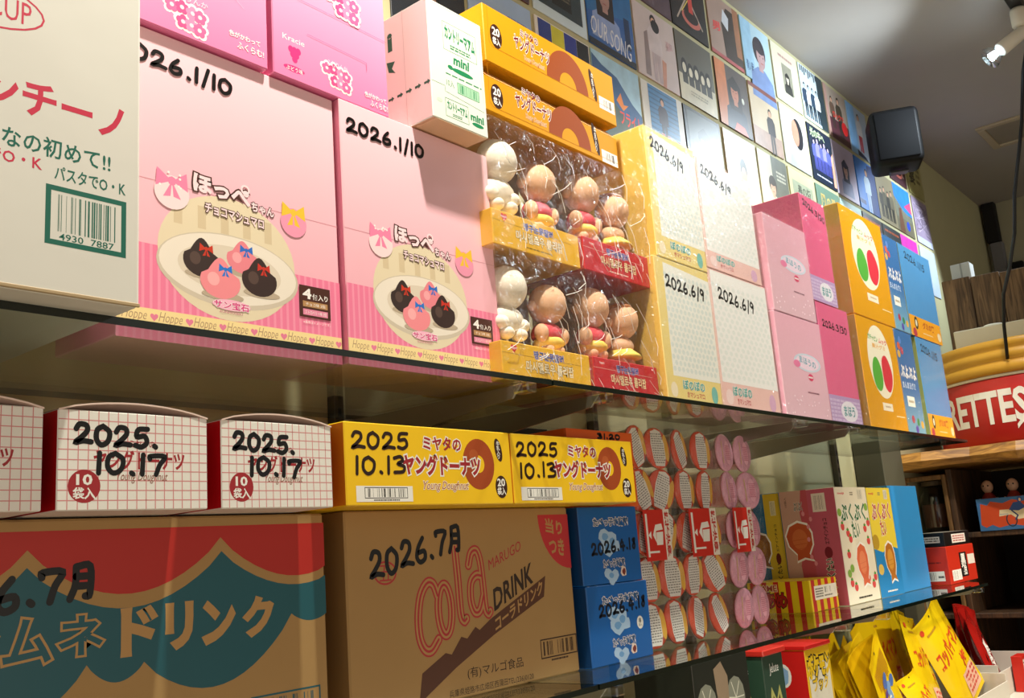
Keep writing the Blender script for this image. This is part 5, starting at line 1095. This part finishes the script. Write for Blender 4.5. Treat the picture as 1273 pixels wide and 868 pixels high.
# cigarette drum
cx, cy, rr = 3.60, .670, .330
t = thing('metal_drum', 'red drum with white lettering and yellow stepped lid, on the wooden cabinet', 'drum', (cx, cy, .225))
b = M(); b.lathe([(rr-.006, .2255), (rr, .232), (rr, .422), (rr-.004, .427)], (cx, cy, 0), P('#b81d18', .35, .06, 8, .5), 56); b.build('drum_body', t, True)
OC = P('#c58e24', .4, .08, 10, .5); b = M(); b.lathe([(rr+.004, .4375), (rr+.012, .444), (rr+.012, .466), (rr+.004, .472), (rr+.002, .478), (rr+.009, .484), (rr+.009, .503), (rr+.001, .509), (rr-.002, .515), (rr+.004, .521), (rr+.004, .541), (rr-.010, .546), (.02, .547)], (cx, cy, 0), OC, 56); b.build('stepped_lid', t, True)
b = M(); b.lathe([(rr-.003, .4275), (rr+.001, .429), (rr+.001, .436), (rr-.003, .437)], (cx, cy, 0), P('#e6d9c0', .4), 56, cap=False); b.build('pale_band', t, True)
def wrap(a0, s, u0, u1, z0, z1, m, bold, out=None):
    """lettering bent round the drum; angle in degrees measured from -x towards +y"""
    V, F = glyphs(s, bold); x0, x1 = min(v[0] for v in V), max(v[0] for v in V); y0, y1 = min(v[1] for v in V), max(v[1] for v in V); b = M()
    vs = []
    for x, y in V:
        q = math.radians(u0+(u1-u0)*(x-x0)/(x1-x0)); r = rr+.0012+a0
        vs.append((cx-r*math.cos(q), cy-r*math.sin(q), z0+(z1-z0)*(y-y0)/(y1-y0)))
    b.add(vs, F, m); return b
lt = wrap(0, 'CIGARETTES', -85.5, 3.0, .284, .390, P('#efe6d6', .4), .03); lt.build('white_lettering', t)
sw = M(); r2 = rr+.0015
for i in range(12):
    q0, q1 = [math.radians(-4+k*1.6) for k in (i, i+1)]; h0, h1 = [.262+.022*math.sin(k*.5) for k in (i, i+1)]
    sw.add([(cx-r2*math.cos(q0), cy-r2*math.sin(q0), h0), (cx-r2*math.cos(q1), cy-r2*math.sin(q1), h1), (cx-r2*math.cos(q1), cy-r2*math.sin(q1), h1+.014), (cx-r2*math.cos(q0), cy-r2*math.sin(q0), h0+.014)], [[0, 1, 2, 3]], P('#efe6d6', .4))
sw.build('white_flourish', t)
# things on the drum
t, a, l = carton('cream_foam_box', 'low cream foam box lying on the drum lid', 'box', 3.44, 3.58, .50, .375, .5475, .622, P('#cbbfa4', .8, .04, 30, bump=.05), None, .003)
a.done('plain_face', t) if a.M.f else None
b = M(); b.lathe([(.035, .6225), (.040, .626), (.030, .632)], (3.50, .760, 0), P('#e4dcc6', .6), 20); props(b.build('jar_lid', None, True, (3.50, .760, .622)), 'small pale round lid on the cream foam box', 'lid')
t = thing('wooden_crate', 'rough brown wooden crate board standing behind the cream box on the drum', 'crate', (3.66, .70, .5475))
for i in range(5):
    y0 = .455+.096*i; b = M(); b.box(3.625, 3.640, y0, y0+.0935, .5475, .838+.006*math.sin(i*2.1), PLK, .002); b.build('board', t)
b = M(); b.box(3.641, 3.72, .47, .92, .5475, .828, PLK, .002); b.build('crate_body', t)
t, a, l = carton('white_packet', 'small white upright packet on top of the wooden crate', 'packet', 3.645, 3.70, .835, .065, .8285, .900, P('#c9ccca', .6), None, .002)
b = M(); b.box(3.6435, 3.6445,   .862, .868, .8290, .899, P('#9fa2a0', .6), .0002); b.build('fold_line', t)
# toys and tin in the cabinet
t = thing('toy_box', 'long red and blue toy box printed with a motorcycle rider', 'box', (3.35, .78, -.0370))
x0, dp, z0, z1 = 3.315, .22, -.0370, .062; yf = .672
b = M(); b.box(x0, x0+.09, yf, yf+dp-.03, z0, z1, P('#3a6a9c', .4, .05), .001, left=P('#3f6e9e', .4, .05)); b.build('box_body', t)
l = left_art(x0, yf, dp-.03, z0, z1); OR = I('#cc4a22')
l.poly([(.03, .20), (.06, .85), (.16, .78), (.22, .9), (.40, .82), (.55, .92), (.70, .84), (1, .95), (1, .12), (.85, .2), (.70, .08), (.5, .16), (.3, .08), (.2, .18), (.1, .1)], OR); l.up()
for u in (.50, .82): l.ring(u, .30, .075, .20, .0035, I('#24303c')); 
l.up(); l.poly([(.32, .42), (.50, .46), (.60, .30), (.76, .34), (.88, .60), (.76, .76), (.60, .62), (.34, .62)], I('#e4d2a8')); l.up(); l.poly([(.48, .60), (.56, .82), (.66, .84), (.74, .66), (.62, .56)], I('#34508a')); l.ell(.66, .90, .04, .09, I('#34508a'), 12); l.up(); l.stroke([(.52, .58), (.60, .42), (.56, .30)], .004, I('#2c3c6a')); l.ell(.665, .89, .018, .05, I('#e0b48a'), 10)
l.text('オートバイ', .76, .84, .98, .96, I('#e8b0a0'), .03); l.rect(.33, .46, .46, .50, I('#b8b0a0')); l.done('printed_side', t)
FLESH = P('#d8a887', .4); 
for y, lab in ((.850, 'little doll with red clothes standing left above the toy box'), (.775, 'little doll with red clothes and open arms right above the toy box')):
    z0 = -.0370; xx = 3.43; t = thing('toy_doll', lab, 'doll', (xx, y, z0), 'dolls in the cabinet')
    b = M(); b.lathe([(.020, z0), (.026, z0+.03), (.022, z0+.07), (.026, z0+.095), (.014, z0+.115), (.008, z0+.12)], (xx, y, 0), P('#8e2a22', .5), 16); bd = b.build('body', t, True)
    b = M(); b.ball((xx, y, z0+.138), (.018, .018, .021), FLESH, 14, 10); b.ball((xx-.017, y, z0+.136), (.003, .003, .003), FLESH, 6, 4)
    for q in (-1, 1): b.tube([(xx, y+q*.022, z0+.098), (xx-.008, y+q*.034, z0+.082), (xx-.016, y+q*.030, z0+.068)], [.008, .007, .006], FLESH, 8); b.ball((xx-.017, y+q*.007, z0+.141), (.002, .0025, .003), BLACK, 6, 4)
    b.build('head_and_arms', t, True)
t = thing('glass_jar', 'glass jar with red characters in the left cabinet compartment', 'jar', (3.42, 1.01, -.0370))
b = M(); b.lathe([(.045, -.0370), (.05, -.03), (.05, .09), (.038, .105), (.038, .12)], (3.42, 1.01, 0), CLEAR('jar_glass', (.85, .9, .85, 1), .05, .06), 24); b.build('jar_body', t, True)
b = M(); b.lathe([(.040, .1205), (.040, .135)], (3.42, 1.01, 0), P('#6a5a40', .4), 20); b.build('lid', t)
b = M(); b.lathe([(.046, -.015), (.046, .06)], (3.42, 1.01, 0), P('#6a3a28', .6, .2, 60), 20); b.build('sweets', t)
t = thing('dark_kettle', 'dark round pot on the lower cabinet shelf', 'pot', (3.45, .55, -.2835))
b = M(); b.lathe([(.05, -.2835), (.075, -.25), (.08, -.20), (.06, -.15), (.03, -.14)], (3.45, .55, 0), P('#2a2724', .35, .1, 20, .5), 24); b.build('pot_body', t, True)
b = M(); b.lathe([(.012, -.1395), (.016, -.12), (.006, -.112)], (3.45, .55, 0), P('#3a342e', .4), 12); b.build('lid_knob', t, True)
t = thing('pink_baton', 'thin pinkish stick lying in the cabinet at the right edge', 'stick', (3.40, .63, -.2835))
b = M(); b.tube([(3.36, .70, -.1335+.02), (3.42, .66, -.110)], .004, P('#b8545a', .5), 8); b.build('stick', t)
b = M(); b.box(3.35, 3.46, .63, .72, -.2835, -.1235, P('#231a12', .7), .002); b.build('stand', t)

# ------------------------------------------------------------------ speaker, track light, cable, hatch, wall strip
sx, sy, sz = 3.325, .93, 1.292
t = thing('wall_speaker', 'black rounded cube loudspeaker high up in front of the record sleeves', 'speaker', (sx, sy, sz-.1), None, (R(3), 0, R(-66)), True)
t.location = (sx, sy, sz-.1+H)
def rounded(hx, hy, hz, c, bev, m, name, parent, seg=4):
    bm = bmesh.new(); bmesh.ops.create_cube(bm, size=1.0)
    bmesh.ops.scale(bm, vec=(hx*2, hy*2, hz*2), verts=bm.verts); bmesh.ops.bevel(bm, geom=bm.edges[:], offset=bev, segments=seg, affect='EDGES', profile=.5)
    bmesh.ops.translate(bm, vec=c, verts=bm.verts); me = bpy.data.meshes.new(name); bm.to_mesh(me); bm.free(); me.materials.append(m)
    me.polygons.foreach_set('use_smooth', [True]*len(me.polygons)); o = bpy.data.objects.new(name, me); C.objects.link(o); o.parent = parent; return o
BLK = P('#070708', .55, .1, 40, .25); rounded(.080, .080, .097, (0, 0, .1), .022, BLK, 'cabinet', t)
rounded(.066, .006, .083, (0, -.078, .1), .005, P('#08080a', .8, .2, 200, .15), 'front_grille', t, 2)
b = M(); b.box(-.02, .02, .080, .14, .09, .13, BLK, .003); b.build('wall_bracket', t); b = M(); b.box(-.03, .03, -.02, .02, -.012, -.004, P('#2a2a2b', .4), .002); b.build('badge', t)
t = thing('track_rail', 'black ceiling track rail at the top right corner', 'rail', (3.9, .47, ZC-.03)); b = M(); b.box(2.95, 5.2, .452, .488, ZC-.030, ZC, P('#111010', .4), .002); b.build('rail', t)
WH = P('#d9d4c4', .4, .03)
t = thing('spot_lamp', 'white spot lamp with lit reflector hanging from the black ceiling rail', 'lamp', (3.22, .47, ZC-.031), None, (0, 0, 0), True)
b = M(); b.lathe([(.022, -.0005), (.024, -.01), (.024, -.055), (.020, -.062)], (0, 0, 0), WH, 20); b.build('socket', t, True)
b = M(); b.tube([(0, 0, -.060), (0, 0, -.082)], .008, P('#3a3a3a', .4, 0, 30, .5, .6), 10); b.build('swivel', t)
d = Vector((-.40, .66, -.52)).normalized(); p0 = Vector((0, 0, -.080)); ax = [p0+d*k for k in (-.02, .0, .085, .090)]
b = M(); b.tube(ax, [.012, .021, .023, .020], WH, 20); b.build('lamp_body', t, True)
b = M(); b.tube([p0+d*.090, p0+d*.108, p0+d*.128], [.018, .026, .036], CLEAR('reflector_glass', (.8, .9, 1, 1), .05, .35), 20); b.build('reflector', t, True)
b = M(); b.ball(tuple(p0+d*.112), (.012, .012, .012), EMIT('lamp_glow', (.75, .9, 1, 1), 60), 12, 8); b.build('bulb', t, True)
lp = Vector((3.22, .47, ZC-.031))+p0+d*.150
spot('track_light_four', tuple(lp), tuple(lp+d), 46, COOL, 166, 1.0, .02)
t = thing('hanging_cable', 'black cable hanging down from the ceiling in front of the crate', 'cable', (3.30, .55, .60))
b = M(); cp = [(3.30, .44, 1.58), (3.30, .50, 1.38), (3.30, .53, 1.223), (3.30, .549, 1.147), (3.30, .589, .997), (3.30, .610, .870), (3.31, .642, .773), (3.32, .677, .690), (3.36, .700, .600), (3.42, .72, .5)]
fine = []
for i in range(len(cp)-1):
    for k in range(4): fine.append(tuple(Vector(cp[i]).lerp(Vector(cp[i+1]), k/4)))
b.tube(fine+[cp[-1]], .0055, P('#0b0b0b', .4), 8); b.build('cable', t, True); b = M(); b.lathe([(.012, ZC-.012), (.012, ZC)], (3.30, .44, 0), BLK, 12); b.build('ceiling_clip', t)
t = thing('ceiling_hatch', 'square beige-framed hatch in the ceiling at the right edge', 'hatch', (4.35, .66, ZC-.01)); 
for bx in ((4.20, 4.23, .45, .85), (4.23, 4.50, .82, .85), (4.47, 4.50, .45, .82), (4.23, 4.47, .45, .48)):
    b = M(); b.box(*bx, ZC-.010, ZC, P('#b3a488', .6), .002); b.build('frame', t)
b = M(); b.box(4.23, 4.47, .48, .82, ZC-.004, ZC, P('#8d8474', .6), .001); b.build('panel', t)
t = thing('wall_pole', 'black and grey pole leaning in the far wall corner', 'pole', (XE-.03, 1.07, 1.0))
b = M(); b.box(XE-.05, XE-.001, 1.046, 1.108, 1.372, ZC-.002, P('#0d0c0c', .6), .004); b.build('black_sleeve', t)
b = M(); b.box(XE-.045, XE-.001, 1.04, 1.10, 1.00, 1.371, P('#77777a', .6, .1), .004); b.build('grey_shaft', t); b = M(); b.box(XE-.09, XE-.001, .955, 1.01, 1.16, 1.24, BLK, .006); b.build('black_clamp', t)
# the cabinet and what stands on and in it sit a little farther off, clear of the display board
for o in list(C.objects):
    if o.parent is None and o.name.split('.')[0] in ('wooden_cabinet', 'metal_drum', 'cream_foam_box', 'jar_lid', 'wooden_crate', 'white_packet', 'toy_box', 'toy_doll', 'glass_jar', 'dark_kettle', 'pink_baton'):
        q = 1.05; o.location = ((o.location.x)*q, (o.location.y)*q, (o.location.z-H)*q+H); o.scale = (q, q, q)
